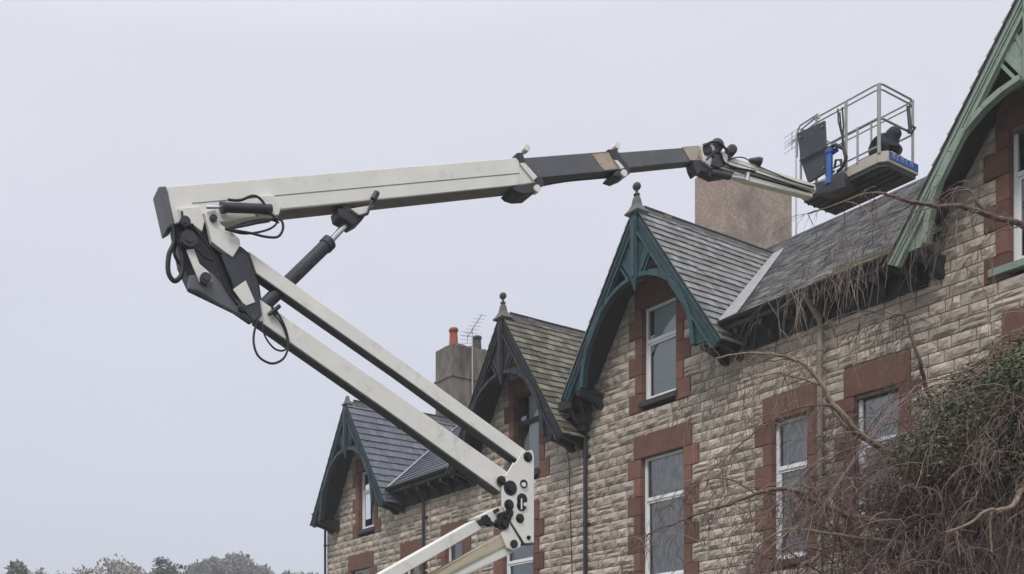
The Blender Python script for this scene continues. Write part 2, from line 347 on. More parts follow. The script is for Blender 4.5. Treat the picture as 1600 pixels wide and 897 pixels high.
def window(root, uc, w, z0, z1, ratio=0.34, frame='white_upvc', blind='net_curtain', lintel=0.58, sill='red_sandstone', quoins=True, label=None, inner=0.0, sashes=True):
    """sash window: frame mesh > pane, curtain, sill, lintel, quoin_stones"""
    a, b = uc - w / 2, uc + w / 2; fw = 0.065; y = 0.13
    f = MB(FM); zt = z1 - (z1 - z0) * ratio
    f.box(a, a + fw, y, y + .08, z0, z1); f.box(b - fw, b, y, y + .08, z0, z1)
    f.box(a + fw, b - fw, y, y + .08, z1 - fw, z1); f.box(a + fw, b - fw, y, y + .08, z0, z0 + fw * 1.3)
    f.box(a + fw, b - fw, y - .012, y + .08, zt - .045, zt + .045)
    # lower sash sits slightly inside the frame
    f.box(a + fw, a + fw + .05, y + .02, y + .07, z0 + fw * 1.3, zt - .045); f.box(b - fw - .03, b - fw, y + .02, y + .07, z0 + fw * 1.3, zt - .045)
    f.box(a + fw + .05, b - fw - .03, y + .02, y + .07, z0 + fw * 1.3, z0 + fw * 1.3 + .05); f.box(a + fw + .05, b - fw - .03, y + .015, y + .07, zt - .10, zt - .045)
    wo = f.build('window', frame, root, bevel=0.006, label=label)
    p = MB(FM); yy = y + .05
    p.add([(a + fw, yy, z0 + fw), (b - fw, yy, z0 + fw), (b - fw, yy, zt), (a + fw, yy, zt)], [(0, 1, 2, 3)])
    p.add([(a + fw, yy, zt), (b - fw, yy, zt), (b - fw, yy, z1 - fw), (a + fw, yy, z1 - fw)], [(0, 1, 2, 3)])
    p.build('pane', 'glass', wo)
    c = MB(FM); n = 28; c0 = a + fw + inner
    vs = []
    for i in range(n + 1):
        uu = c0 + (b - .01 - c0) * i / n
        d = 0.012 * math.sin(i * 1.7) + 0.008 * math.sin(i * 3.1 + 1)
        if blind == 'blind': d = 0
        vs += [(uu, y + .11 + d, z0), (uu, y + .11 + d, z1)]
    c.add(vs, [(2 * i, 2 * i + 2, 2 * i + 3, 2 * i + 1) for i in range(n)], smooth=True)
    c.build('curtain', blind, wo)
    r = MB(FM)   # dark room behind
    r.box(a - .1, b + .1, .55, .60, z0 - .1, z1 + .1); r.build('room_back', 'room_dark', wo)
    sx = .32 if sill == 'sage_paint' else .06
    s = MB(FM); s.box(a - (sx if sill != 'red_sandstone' else .0), b + (sx if sill != 'red_sandstone' else 0), -.10 if sill != 'red_sandstone' else -.05, y - .002, z0 - .14, z0 - .004)
    s.build('sill', sill, wo, bevel=0.01)
    l = MB(FM)
    if lintel:
        x0, x1 = a - .22, b + .22
        l.box(x0, x1, -.045, y + .1, z1 + .003, z1 + lintel, 0.35)
        l.build('lintel', 'red_sandstone', wo, bevel=0.015)
    for sgn, e in ((-1, a), (1, b)):
        q = MB(FM); k = 0; z = z0 - CH
        while z < z1 - .02:
            ze = min(z + 2 * CH, z1)
            ln = (0.42 if (k + (sgn > 0) * 0) % 2 == 0 else 0.22)
            u0, u1 = (e - ln, e - .002) if sgn < 0 else (e + .002, e + ln)
            q.box(u0, u1, -.035 + rnd.uniform(-.006, .006), y + .12, z + .004, ze - .004, rnd.random())
            z = ze; k += 1
        q.build('jamb_stones', 'red_sandstone', wo, bevel=0.012)
    return wo

def occupied(z, wins):
    """intervals of the front taken up by openings and their dressings in the course at height z"""
    o = []
    for uc, w, z0, z1, lin in wins:
        a, b = uc - w / 2, uc + w / 2; zc = z + CH / 2
        if z0 - CH <= zc < z1:
            k = int((zc - (z0 - CH)) / (2 * CH)); ln = 0.42 if k % 2 == 0 else 0.22
            o.append((a - ln, b + ln))
        elif z1 <= zc < z1 + lin: o.append((a - .22, b + .22))
    return o

def bargeboard(root, ug, dz, paint, y0=-OVH, post_finial=True):
    az = APZ + dz
    def P(x, h, y): return (ug + x, y, az + h)
    th = 0.06; dn = Vector((SL, 1)).normalized()   # unused direction kept simple
    Lr = math.sqrt(1 + SL * SL); ux, uz = 1 / Lr, -SL / Lr; nx_, nz_ = -SL / Lr, -1 / Lr      # along the rafter and inward (right side)
    foot = (HALF - 0.02) * Lr
    for sg in (-1, 1):
        b = MB(FM)
        def strip(o0, o1, ya, yb, s0=0.0, s1=foot):
            pts = []
            for s_, o_ in ((s0, o0), (s1, o0), (s1, o1), (s0, o1)):
                x = ux * s_ + nx_ * o_; h = uz * s_ + nz_ * o_
                if x < 0.0:   # mitre at the centre line
                    h += -x * 0; t = -x / ux; x = 0.0; h += uz * t
                pts.append(P(sg * x, h, ya))
            if sg < 0: pts = pts[::-1]
            b.prism(pts, (0, yb - ya, 0))
        strip(0.0, 0.27, y0, y0 + th)                 # main board
        strip(0.0, 0.07, y0 - .03, y0 - .002, 0.02)     # verge moulding
        strip(0.21, 0.255, y0 - .07, y0 - .002, 0.3)
        strip(0.10, 0.125, y0 - .03, y0 - .002, 0.2)
        # foot panel between rafter and arch
        arch = [(0.14, -1.70), (0.42, -1.76), (0.72, -1.90), (1.00, -2.11), (1.24, -2.40), (1.43, -2.74), (1.56, -3.08), (1.64, -3.45), (1.68, -3.84)]
        
        solid = [a for a in arch[4:]] + [(2.44, -3.86), (2.36, -3.80), (1.36, -2.17), (1.20, -2.20)]
        pts = [P(sg * x, h, y0 + .01) for x, h in solid]
        b.prism(pts if sg < 0 else pts[::-1], (0, .05, 0))
        # arch band, deep like a real rib
        band = 0.15
        for (xa, ha), (xb, hb) in zip(arch[:-1], arch[1:]):
            dx, dh = xb - xa, hb - ha; L = math.hypot(dx, dh); ox, oh = -dh / L * 1, dx / L
            if oh < 0: ox, oh = -ox, -oh
            ox, oh = (dh / L * -1, dx / L)
            q = [P(sg * xa, ha, y0 - .07), P(sg * xb, hb, y0 - .07), P(sg * (xb + ox * .10), hb + oh * .10, y0 - .07), P(sg * (xa + ox * .10), ha + oh * .10, y0 - .07)]
            b.prism(q, (0, .18, 0))
        # wide web from the arch crown to the struts
        q = [(0.08, -1.71), (0.42, -1.76), (0.72, -1.90), (1.00, -2.11), (1.24, -2.40), (1.30, -2.12), (1.06, -1.84), (0.5, -1.62), (0.08, -1.58)]
        pts = [P(sg * x, h, y0 + .005) for x, h in q]; b.prism(pts, (0, .05, 0))
        # struts
        for (x0_, h0_, x1_, h1_, ww) in ((0.10, -1.62, 0.56, -0.86, 0.09), (0.24, -1.62, 0.62, -1.00, 0.05), (0.08, -1.30, 0.36, -0.55, 0.05)):
            b.bar(P(sg * x0_, h0_, y0 + .02), P(sg * x1_, h1_, y0 + .02), 0.05, ww, up=(0, 0, 1))
        # leaf-shaped panel beside the post
        pts = [P(sg * x, h, y0 + .012) for x, h in ((0.09, -0.80), (0.33, -1.02), (0.40, -1.16), (0.12, -1.62))]
        b.prism(pts, (0, .04, 0))
        # little raised mouse on the foot panel
        for (x0_, h0_, x1_, h1_) in ((1.86, -3.05, 1.90, -3.55), (2.02, -3.28, 2.06, -3.55), (1.90, -3.55, 2.06, -3.55)):
            b.bar(P(sg * x0_, h0_, y0 - .0), P(sg * x1_, h1_, y0 - .0), 0.02, 0.03)
        b.build('bargeboard', paint, root, bevel=0.006)
        # console bracket carrying the foot
        c = MB(FM)
        xa, xb = 1.86, 2.42
        prof = [(0.0, -3.86), (0.0, -4.22), (-0.16, -4.20), (-0.30, -4.10), (-0.62, -4.02), (y0 + .04, -3.98), (y0 + .02, -3.86)]
        for xx, ww in ((xa + .06, .12), (xb - .12, .12)):
            pts = [(ug + sg * xx - ww / 2, yy - .004, az + h) for yy, h in prof]
            c.prism(pts, (ww, 0, 0))
        c.box(ug + sg * (xa + xb) / 2 - .30, ug + sg * (xa + xb) / 2 + .30, y0 + .03, -.005, az - 3.87, az - 3.80)
        c.build('console_bracket', 'console_dark', root, bevel=0.01)
    k = MB(FM)
    k.box(ug - .10, ug + .10, y0 - .07, y0 + .05, az - 1.72, az - .12)
    k.box(ug - .055, ug + .055, y0 - .10, y0 - .07, az - 1.66, az - .3)
    k.lathe((ug, y0 - .01, az - 2.0), [(0.0, 0), (.05, .04), (.035, .12), (.08, .2), (.08, .30)], 10)
    k.build('king_post', paint, root, bevel=0.008)

def finial(root, ug, dz, ball=True, mat_cap='cap_stone'):
    f = MB(FM); az = APZ + dz; y = -OVH + .06
    hw = .25
    prof = [(.18, -.17), (.215, -.13), (.145, -.04), (.09, .07), (.075, .17), (.055, .27)]
    if not ball: prof = [(r * .75, h * .75) for r, h in prof]
    # flared square cap
    vs = []
    for r, h in prof:
        for sx_, sy_ in ((-1, -1), (1, -1), (1, 1), (-1, 1)): vs.append((ug + sx_ * r, y + sy_ * r, az + h + .04))
    f.add(vs, [(i * 4 + k_, i * 4 + (k_ + 1) % 4, (i + 1) * 4 + (k_ + 1) % 4, (i + 1) * 4 + k_) for i in range(len(prof) - 1) for k_ in range(4)] + [(3, 2, 1, 0), (20, 21, 22, 23)])
    o = f.build('finial_cap', mat_cap, root)
    if ball:
        b = MB(FM)
        b.lathe((ug, y, az + .30), [(.045, -.02), (.045, .04), (.075, .05), (.075, .08), (.035, .10), (.035, .17)] + [(.10 * math.cos(R(a)), .265 + .10 * math.sin(R(a))) for a in range(-70, 91, 20)], 14)
        b.build('finial_ball', 'ridge_dark', o)

def house(name, label, uL, uR, ug, dz, wins, paint, slate_g, slate_m, expo_g, expo_m, ball=True, ball_cap='cap_stone', left_end=False, valley_w=0.18, gutter=True, rext=None, skip_left=False, lichen=False):
    root = empty(name, FM @ Matrix.Translation((ug, 0, 0)), label, 'house', 'stone terrace houses with pointed gables')
    az = RZ + dz; ez = EAVE_Z + dz
    occ_w = [(wn['uc'], wn['w'], wn['z0'], wn['z1'], wn.get('lintel', .58)) for wn in wins]
    # ---- wall: mortar bed with rock-faced blocks
    wall = MB(FM); mor = MB(FM)
    z = 3.6 + dz - (3.6 % CH) + ((9.5) % CH)
    z = 9.5 + dz - 25 * CH
    mor.box(uL + .003, uR - .003, .02, .30, 0.0, z - .002)
    top = RZ + dz - 0.10
    while z < top - .1:
        a, b = uL, uR; gab = False
        if z > ez - .12:
            hwid = (top - z) / SL; gab = True
            a, b = ug - hwid, ug + hwid
        if b - a > .1:
            iv = [(a + .003, b - .003)]
            for p, q in occupied(z, occ_w): iv = subtract(iv, p, q)
            # mortar bed also skips only the openings
            im = [(a + .003, b - .003)]
            for uc, ww, z0, z1, lin in occ_w:
                if z0 - .15 <= z + CH / 2 < z1 + .02: im = subtract(im, uc - ww / 2 - .05, uc + ww / 2 + .05)
            for p, q in im:
                if q - p > .02:
                    sl_ = CH / SL if gab else 0; e0 = sl_ if abs(p - a) < .01 else 0; e1 = sl_ if abs(q - b) < .01 else 0
                    mor.prism([(p, .03, z), (q, .03, z), (max(q - e1, p + e0 + .01), .03, z + CH), (p + e0, .03, z + CH)], (0, .27, 0))
            for p, q in iv:
                if q - p < .05: continue
                u = p; sl_ = CH / SL if gab else 0
                while u < q - .02:
                    L = rnd.choice((.26, .34, .42, .5, .58)) * rnd.uniform(.9, 1.1)
                    if q - (u + L) < .18: L = q - u
                    e0 = sl_ if (gab and abs(u - a) < .01) else 0; e1 = -sl_ if (gab and abs(u + L - b) < .01) else 0
                    if e0 - e1 > 0:
                        if L > e0 - e1 + .03: stone_block(wall, u + .010, u + L - .010, z + .007, z + CH - .007, s0=e0, s1=e1)
                    elif rnd.random() < .16 and L > .3:
                        stone_block(wall, u + .010, u + L - .010, z + .006, z + CH * .5 - .004, push=.032)
                        stone_block(wall, u + .010, u + L - .010, z + CH * .5 + .004, z + CH - .006, push=.032)
                    else:
                        stone_block(wall, u + .010, u + L - .010, z + .010 + rnd.uniform(0, .004), z + CH - .010)
                    u += L
        z += CH
    # house sides and back as one shell
    mor.box(uL + .003, uR - .003, .9, 1.0, 0, ez - .3)
    if left_end: mor.box(uL, uL + .3, .31, 8.6, 0, ez - .05)
    wo = wall.build('stone_wall', 'limestone', root)
    mor.build('mortar_bed', 'mortar', wo)
    # ---- gable roof: two slopes of slate
    Lr = math.sqrt(1 + SL * SL)
    for sg in (-1, 1):
        s = MB(FM); slen = HALF * Lr + .06
        ev = Vector((-sg / Lr, 0, SL / Lr)); eu = Vector((0, -sg * -1.0, 0)) * 1.0
        eu = Vector((0, 1, 0)) if sg > 0 else Vector((0, -1, 0))
        P0 = Vector((ug + sg * (HALF + .03), 0, az - SL * (HALF + .03)))
        def vy(v):   # y of the valley at slope height v
            zz = P0.z + v * SL / Lr
            return max(.03, EAVE_Y + (zz - ez) / TANP)
        if sg > 0: lf = lambda v: -OVH - .04; rf = lambda v: vy(v)
        else: lf = lambda v: -vy(v); rf = lambda v: OVH + .04
        slate_field(s, P0, eu, ev, slen, lf, rf, expo_g, .27)
        # sheathing under the slates (dark boards seen from below)
        nrm = eu.cross(ev).normalized()
        n = 10; vs = []
        for i in range(n + 1):
            v = slen * i / n
            for uu in (lf(v), rf(v)):
                vs.append(P0 + eu * uu + ev * v - nrm * .004)
        s.add(vs, [(2 * i, 2 * i + 1, 2 * i + 3, 2 * i + 2) for i in range(n)], 0.2)
        so = s.build('gable_roof', slate_g, root)
        d = MB(FM)
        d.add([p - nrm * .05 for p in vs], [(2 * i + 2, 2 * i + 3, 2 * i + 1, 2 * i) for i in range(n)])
        d.build('roof_boarding', 'soffit_dark', so)
    # ---- ridge tiles
    r = MB(FM); y = -OVH + .32
    while y < MEET + .1:
        L = .42; e = .004 * ((int(y * 10)) % 2)
        for sg in (-1, 1):
            r.prism([(ug, y, az + .055 + e), (ug + sg * .15, y, az + .055 - .15 * SL + e), (ug + sg * .15, y, az + .03 - .15 * SL + e), (ug, y, az + .02 + e)][::sg], (0, L - .01, 0), rnd.random())
        r.tube([(ug, y, az + .065 + e), (ug, y + L - .01, az + .065 + e)], .03, 6, rnd.random())
        y += L
    r.build('ridge_tiles', 'ridge_dark', root)
    # ---- main roof slopes left and right of the gable
    ca = math.cos(math.atan(TANP)); vr = (RIDGE_Y - EAVE_Y) / ca
    def valley(v):
        zz = ez + v * math.sin(math.atan(TANP))
        return max(0.0, (az - zz)) / SL
    for sg in (-1, 1):
        s = MB(FM); P0 = Vector((0, EAVE_Y, ez)); ev = Vector((0, ca, math.sin(math.atan(TANP)))); eu = Vector((1, 0, 0))
        if sg > 0: lf = lambda v: ug + valley(v); rf = lambda v: uR
        else: lf = lambda v: uL - (.12 if left_end else 0); rf = lambda v: ug - valley(v)
        if sg > 0 and rext: rf = lambda v: rext - valley(v) + .1
        if rf(vr) - lf(vr) < .1 or (sg < 0 and skip_left): continue
        slate_field(s, P0, eu, ev, vr, lf, rf, expo_m, .24 if expo_m < .25 else .3)
        vs = []; n = 14; nrm = eu.cross(ev)
        for i in range(n + 1):
            v = vr * i / n
            a_, b_ = lf(v), max(rf(v), lf(v))
            vs += [P0 + eu * a_ + ev * v - nrm * .004, P0 + eu * b_ + ev * v - nrm * .004]
        s.add(vs, [(2 * i, 2 * i + 1, 2 * i + 3, 2 * i + 2) for i in range(n)], .2)
        so = s.build('main_roof', slate_m, root)
        if rext and sg > 0 and lichen:
            q = MB(FM); P1 = P0 + nrm * .02
            slate_field(q, P1, eu, ev, expo_m * 4, lambda v: rext - HALF - 1.9 + v * .9, lambda v: rext - valley(v), expo_m, .24, tilt=.02)
            q.build('lichen_course', 'slate_lichen', so)
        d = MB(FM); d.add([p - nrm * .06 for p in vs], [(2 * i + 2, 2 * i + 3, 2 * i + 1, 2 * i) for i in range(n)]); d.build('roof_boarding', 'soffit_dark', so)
        # lead valley
        vm = (MEET - EAVE_Y) / ca
        l = MB(FM); p0 = P0 + eu * (ug + sg * valley(0)); p1 = P0 + eu * (ug + sg * valley(vm)) + ev * vm
        ng = Vector((sg * SL, 0, 1)).normalized(); dv = (p1 - p0).normalized()
        om = (eu * sg - dv * dv.dot(eu * sg)).normalized(); og = Vector((-sg, 0, SL)); og = (og - dv * dv.dot(og)).normalized()
        wide = (((rext or uR) - ug) if sg > 0 else (ug - uL)) - HALF > .5
        for (o_, n_, w_) in (((om, nrm, valley_w), (og, ng, .07)) if wide else ()):
            a_ = [p0 + n_ * .045, p1 + n_ * .045, p1 + n_ * .045 + o_ * w_ * .7, p0 + n_ * .045 + o_ * w_]
            l.prism(a_, n_ * .012)
        if wide: l.build('valley_lead', 'lead', root)
    # back slope of the main roof and ridge
    s = MB(FM); rz = ez + (RIDGE_Y - EAVE_Y) * TANP
    s.add([(uL, RIDGE_Y, rz), (uR, RIDGE_Y, rz), (uR, RIDGE_Y + 5.5, rz - 4), (uL, RIDGE_Y + 5.5, rz - 4)], [(0, 1, 2, 3)]); s.build('rear_roof', slate_m, root)
    r = MB(FM); u = uL
    while u < uR - .05:
        L = min(.45, uR - u)
        for sg in (-1, 1):
            r.prism([(u, RIDGE_Y, rz + .075), (u, RIDGE_Y + sg * .17, rz + .075 - .17 * TANP), (u, RIDGE_Y + sg * .17, rz + .04 - .17 * TANP), (u, RIDGE_Y, rz + .04)][::-sg], (L - .012, 0, 0), rnd.random())
        u += L
    r.build('main_ridge_tiles', 'ridge_dark', root)
    # ---- eaves: fascia, gutter, corbels
    spans = []
    if ug - HALF - uL > .5 and not skip_left: spans.append((uL, ug - HALF + .22))
    if uR - ug - HALF > .5: spans.append((ug + HALF - .22, (rext - HALF + .3) if rext else uR))
    for a, b in spans:
        gt = MB(FM); n = 8; vs = []
        for k_ in range(n + 1):
            an = math.pi * k_ / n
            vs.append((EAVE_Y - .09 - .075 * math.cos(an), -.075 * math.sin(an)))
        for i in range(n):
            (ya, za), (yb, zb) = vs[i], vs[i + 1]
            gt.add([(a, ya, ez + za - .015), (b, ya, ez + za - .015), (b, yb, ez + zb - .015), (a, yb, ez + zb - .015)], [(3, 2, 1, 0)], smooth=True)
        gt.box(a, b, EAVE_Y - .005, EAVE_Y + .02, ez - .20, ez - .01)
        gt.build('gutter', 'gutter_black', root)
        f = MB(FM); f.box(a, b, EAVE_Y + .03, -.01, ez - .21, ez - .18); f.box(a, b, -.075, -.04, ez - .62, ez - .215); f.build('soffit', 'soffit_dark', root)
        u = a + .25
        while u < b - .1:
            c = MB(FM)
            c.prism([(u, -.08, ez - .22), (u, -.08, ez - .60), (u, -.17, ez - .56), (u, -.24, ez - .40), (u, EAVE_Y + .05, ez - .34), (u, EAVE_Y + .05, ez - .22)], (.10, 0, 0))
            c.build('eaves_bracket', 'gutter_black', root)
            u += .62
    for wn in wins: window(root, **wn)
    bargeboard(root, ug, dz, paint)
    finial(root, ug, dz, ball, ball_cap)
    return root, ez

hA, ezA = house('terrace_house', 'far end house at left with blue slate gable, dark slate-blue bargeboard and one white window', -33.3, -26.75, -30.5, -1.15,
    [dict(uc=-30.52, w=.98, z0=9.5 - 1.15, z1=11.62 - 1.15, blind='pane_dim', sill='sill_slate', inner=.35, lintel=.5),
     dict(uc=-30.9, w=1.2, z0=5.03 - 1.15, z1=8.09 - 1.15), dict(uc=-27.75, w=.85, z0=5.03 - 1.15, z1=8.09 - 1.15)],
    'slate_paint', 'slate_blue', 'slate_blue', .31, .31, ball=False, left_end=True, valley_w=.13, rext=-22.2)
hB, ezB = house('terrace_house', 'house with mossy slate gable, blackened bargeboard and dark brown arched window, second from left', -26.75, -19.85, -22.2, -.90,
    [dict(uc=-22.15, w=1.05, z0=9.5 - .9, z1=11.85 - .9, frame='brown_timber', blind='blind', sill='sill_brown', lintel=.5, inner=.3, label='dark brown timber window under the blackened gable'),
     dict(uc=-22.5, w=1.3, z0=5.03 - .9, z1=8.09 - .9, blind='blind'), dict(uc=-25.5, w=.85, z0=5.03 - .9, z1=8.09 - .9)],
    'black_paint', 'slate_mossy', 'slate_blue', .24, .31, skip_left=True)
hC, ezC = house('terrace_house', 'house with dark teal bargeboard, ball finial, grey slate gable and white window, nearest complete gable', -19.85, -13.1, -17.33, 0,
    [dict(uc=-17.38, w=1.05, z0=9.5, z1=11.85, ratio=.36, blind='blind', sill='sill_brown', inner=.10, lintel=.62),
     dict(uc=-17.28, w=1.32, z0=5.03, z1=8.09), dict(uc=-13.84, w=.84, z0=5.03, z1=8.09)],
    'teal_paint', 'slate_grey', 'slate_fine', .25, .17, valley_w=.42, rext=-8.75, lichen=True)
hD, ezD = house('terrace_house', 'house at right edge with pale sage green bargeboard and arched rib over its white window', -13.1, -5.6, -8.75, .22,
    [dict(uc=-8.93, w=1.15, z0=9.5 + .22, z1=11.85 + .30, blind='pane_dim', sill='sage_paint', inner=.2, lintel=.62),
     dict(uc=-11.93, w=.9, z0=5.03 + .22, z1=8.09 + .05, blind='white_blind'), dict(uc=-8.75, w=1.3, z0=5.03 + .22, z1=8.09 + .22)],
    'sage_paint', 'slate_grey', 'slate_fine', .25, .17, valley_w=.2, skip_left=True)

# ---- downpipes (parts of their houses)
def downpipe(root, u, ztop, m, r=.045, y=-.13, hop=True):
    p = MB(FM); p.tube([(u, EAVE_Y - .06, ztop), (u, EAVE_Y - .02, ztop - .12), (u, y, ztop - .55), (u, y, ztop - .75), (u, y, .1)], r, 8)
    z = ztop - 1.2
    while z > .5:
        p.lathe((u, y, z), [(r + .014, 0), (r + .014, .07)], 10); p.box(u - .09, u + .09, -.06, -.02, z + .01, z + .05); z -= 1.8
    p.build('downpipe', m, root)
downpipe(hA, -33.22, ezA, 'gutter_black', .05)
downpipe(hA, -26.95, ezA, 'gutter_black', .05)
downpipe(hC, -19.72, ezC - .75, 'gutter_black', .055, -.14)
downpipe(hC, -13.06, ezC, 'pipe_stone', .06, -.13)
# thin cables down the wall beside the black downpipe
c = MB(FM); c.tube([fp(884, 690, .05), fp(889, 720, .05), fp(890, 760, .05), fp(892, 830, .05), fp(894, 905, .05), (fp(896, 905, .05).x, -.05, .3)], .012, 5)
c.build('wall_cable', 'rubber', hB)

hop = MB(FM); hop.prism([(-19.95, -.42, 9.62), (-19.5, -.42, 9.62), (-19.5, -.12, 9.62), (-19.95, -.12, 9.62)], (0, 0, -.26)); hop.prism([(-19.84, -.34, 9.37), (-19.6, -.34, 9.37), (-19.6, -.1, 9.37), (-19.84, -.1, 9.37)], (0, 0, -.2))
hop.tube([(-20.2, -.7, 9.75), (-20.1, -.4, 9.55), (-19.9, -.3, 9.5)], .045, 8); hop.tube([(-19.3, -.75, 9.85), (-19.5, -.5, 9.7), (-19.6, -.3, 9.55)], .045, 8); hop.tube([(-20.25, -.45, 9.9), (-20.22, -.2, 9.4), (-20.2, -.08, 8.9)], .03, 8)
hop.box(-20.1, -19.6, -.75, -.02, 9.72, 9.98); hop.build('hopper_head', 'gutter_black', hC, bevel=.02)
# ---- chimneys
def chimney(root, u0, u1, y0, y1, z0, z1, m, pots, capm=None, band=None):
    c = MB(FM); c.box(u0, u1, y0, y1, z0, z1)
    o = c.build('chimney', m, root, bevel=.04)
    if band:
        b = MB(FM); b.box(u0 - .04, u1 + .04, y0 - .04, y1 + .04, band, band + .09); b.build('string_course', m, o, bevel=.02)
    if capm:
        b = MB(FM)
        nx, ny = 6, 14; vs = []
        for j in range(ny + 1):
            for i in range(nx + 1):
                ed = min(i, nx - i, j, ny - j)
                vs.append((u0 + .02 + (u1 - u0 - .04) * i / nx, y0 + .02 + (y1 - y0 - .04) * j / ny, z1 + (-.03 if ed == 0 else .09 + rnd.uniform(-.03, .06))))
        b.add(vs, [(j * (nx + 1) + i, j * (nx + 1) + i + 1, (j + 1) * (nx + 1) + i + 1, (j + 1) * (nx + 1) + i) for j in range(ny) for i in range(nx)], smooth=True)
        b.build('flaunching', capm, o)
    for (pu, py, h, pm, rr) in pots:
        p = MB(FM); p.lathe((pu, py, z1), [(rr * 1.1, -.05), (rr * 1.05, .1), (rr * .95, h * .6), (rr * .92, h * .82), (rr * 1.12, h * .84), (rr * 1.12, h * .93), (rr * .95, h), (rr * .7, h), (rr * .7, h * .6)], 16)
        p.build('chimney_pot', pm, o)
    return o
chimney(hC, -20.42, -19.36, 5.0, 8.1, 12.5, 17.62, 'roughcast', [])
chimney(hA, -33.1, -32.0, 5.0, 8.2, 11.5, 16.42, 'old_render', [(-32.35, 5.35, .75, 'terracotta', .17), (-32.3, 6.5, .62, 'pot_dark', .18)], 'moss_black', band=15.1)

# ---- television aerials (things of their own)
def aerial(base_u, base_y, z0, z1, label, els, boom, dirv):
    t = empty('tv_aerial', FM @ Matrix.Translation((base_u, base_y, z0)), label, 'aerial')
    p = MB(FM); p.tube([(base_u, base_y, z0), (base_u, base_y, z1)], .022, 8); p.build('mast', 'aluminium', t)
    b = MB(FM); d = Vector(dirv).normalized(); c = Vector((base_u, base_y, z1 - .08)); s = d.cross(Vector((0, 0, 1))).normalized()
    b.tube([c - d * boom * .35, c + d * boom * .65], .014, 6); b.build('boom', 'aerial_metal', t)
    for i in range(els):
        q = c + d * boom * (-.3 + .92 * i / (els - 1)); k = MB(FM); L = .30 - .016 * i
        k.tube([q - s * L, q + s * L], .007, 5); k.build('element', 'aerial_metal', t)
    k = MB(FM); q = c - d * boom * .36
    for h in (-.22, -.08, .08, .22):
        k.tube([q - s * .28 + Vector((0, 0, h)), q + s * .28 + Vector((0, 0, h))], .007, 5)
    k.tube([q + Vector((0, 0, -.24)), q + Vector((0, 0, .24))], .01, 5); k.build('reflector', 'aerial_metal', t)
    return t
pA = fp(738, 600, -5.3); zA1 = fp(738, 512, -5.3).z
aerial(pA.x, -pA.y * -1, pA.z - 1.2, zA1, 'thin pale television aerial on a mast beside the chimney with the red pot', 7, 1.6, (.9, -.3, .18))
pC = fp(1244, 350, -5.6); zC1 = fp(1244, 213, -5.6).z
aerial(pC.x, pC.y, 14.3, zC1, 'slender television aerial mast standing between broad roughcast chimney and lift basket', 4, .45, (.2, 1, .5))

# ================================================================== BOOM LIFT
lift = empty('boom_lift', MM @ Matrix.Translation((-1.6, 0, 0)), 'cream and grey articulated boom lift with folded elbow reaching to the roof', 'cherry picker')
def ppx(mb, pts, y0, y1, tint=.5):
    P = [mq(px, py, y0) for px, py in pts]
    # keep winding outward on the near face
    ar = sum(P[i].x * P[(i + 1) % len(P)].z - P[(i + 1) % len(P)].x * P[i].z for i in range(len(P)))
    if ar < 0: P = P[::-1]
    n = len(P)
    Q = [Vector((p.x, y1, p.z)) for p in P]
    mb.add(P + Q, [list(range(n)), list(range(n, 2 * n))[::-1]] + [((i + 1) % n, i, i + n, (i + 1) % n + n) for i in range(n)], tint)
def part(name, m, pts, y0, y1, parent=lift, bevel=.012, label=None):
    b = MB(MM); ppx(b, pts, y0, y1); return b.build(name, m, parent, bevel=bevel, label=label)
# main boom (outer section)
mb_ = part('main_boom', 'cream_paint', [(262, 291), (806, 246), (822, 262), (838, 285), (800, 290.5), (438, 327), (430, 335), (345, 347), (330, 330), (268, 352)], -.15, .11, label='long cream outer section of the upper boom')
b = MB(MM); ppx(b, [(300, 317), (812, 270), (812, 271.2), (300, 318.2)], -.154, -.1); b.build('weld_seam', 'edge_seal', mb_)
b = MB(MM); ppx(b, [(438, 327.5), (838, 285.5), (838, 286.8), (438, 329)], -.158, .158); b.build('bottom_flange', 'edge_seal', mb_)
s2 = part('boom_section', 'grey_paint', [(812, 247), (965, 235), (983, 264), (840, 278.5), (826, 262)], -.125, .125, label='charcoal middle telescopic section')
part('wear_patch', 'rust_patch', [(925, 241), (962, 237.5), (979, 262), (943, 266)], -.129, -.12, s2, 0)
s3 = part('boom_section', 'grey_paint', [(960, 238.5), (1080, 229.5), (1096, 251), (976, 263)], -.105, .105, label='charcoal inner telescopic section')
part('wear_patch', 'rust_patch', [(1066, 229.5), (1096, 227), (1106, 250), (1078, 250)], -.112, -.1, s3, 0)
# collars
for pts, pts2, yy in (([(808, 238), (817, 238), (822, 255), (850, 281), (849, 290), (834, 302), (818, 303), (806, 299), (800, 293), (838, 284), (813, 258)], [(812, 255), (820, 254), (840, 276), (834, 282)], .165),
                      ([(950, 233), (964, 232), (972, 246), (986, 262), (984, 272), (970, 278), (958, 274), (962, 268), (974, 262), (956, 246)], [(960, 250), (965, 250), (976, 262), (970, 264)], .14)):
    cpt = part('boom_collar', 'steel_dark', pts, -yy, yy)
    part('collar_plate', 'cream_paint', pts2, -yy - .012, -yy + .02, cpt, .004)
    q = MB(MM); c0 = mq(pts[0][0] + 6, pts[0][1] + 2, 0); q.lathe(c0 + Vector((0, -yy - .01, .0)), [(.05, 0), (.05, .1)], 12, (0, 1, 0)); q.build('collar_bolt', 'cream_paint', cpt); q = MB(MM); q.lathe(mq(pts[5][0] + 6, pts[5][1] - 8, -yy - .03), [(.055, 0), (.055, .1)], 12, (0, 1, 0)); q.build('collar_bolt', 'cream_paint', cpt)
# counter box at the heel
part('end_cover', 'grey_paint', [(247, 291), (260, 290), (274, 350), (262, 357)], -.17, .17, bevel=.02, label='dark grey box at the heel of the boom')
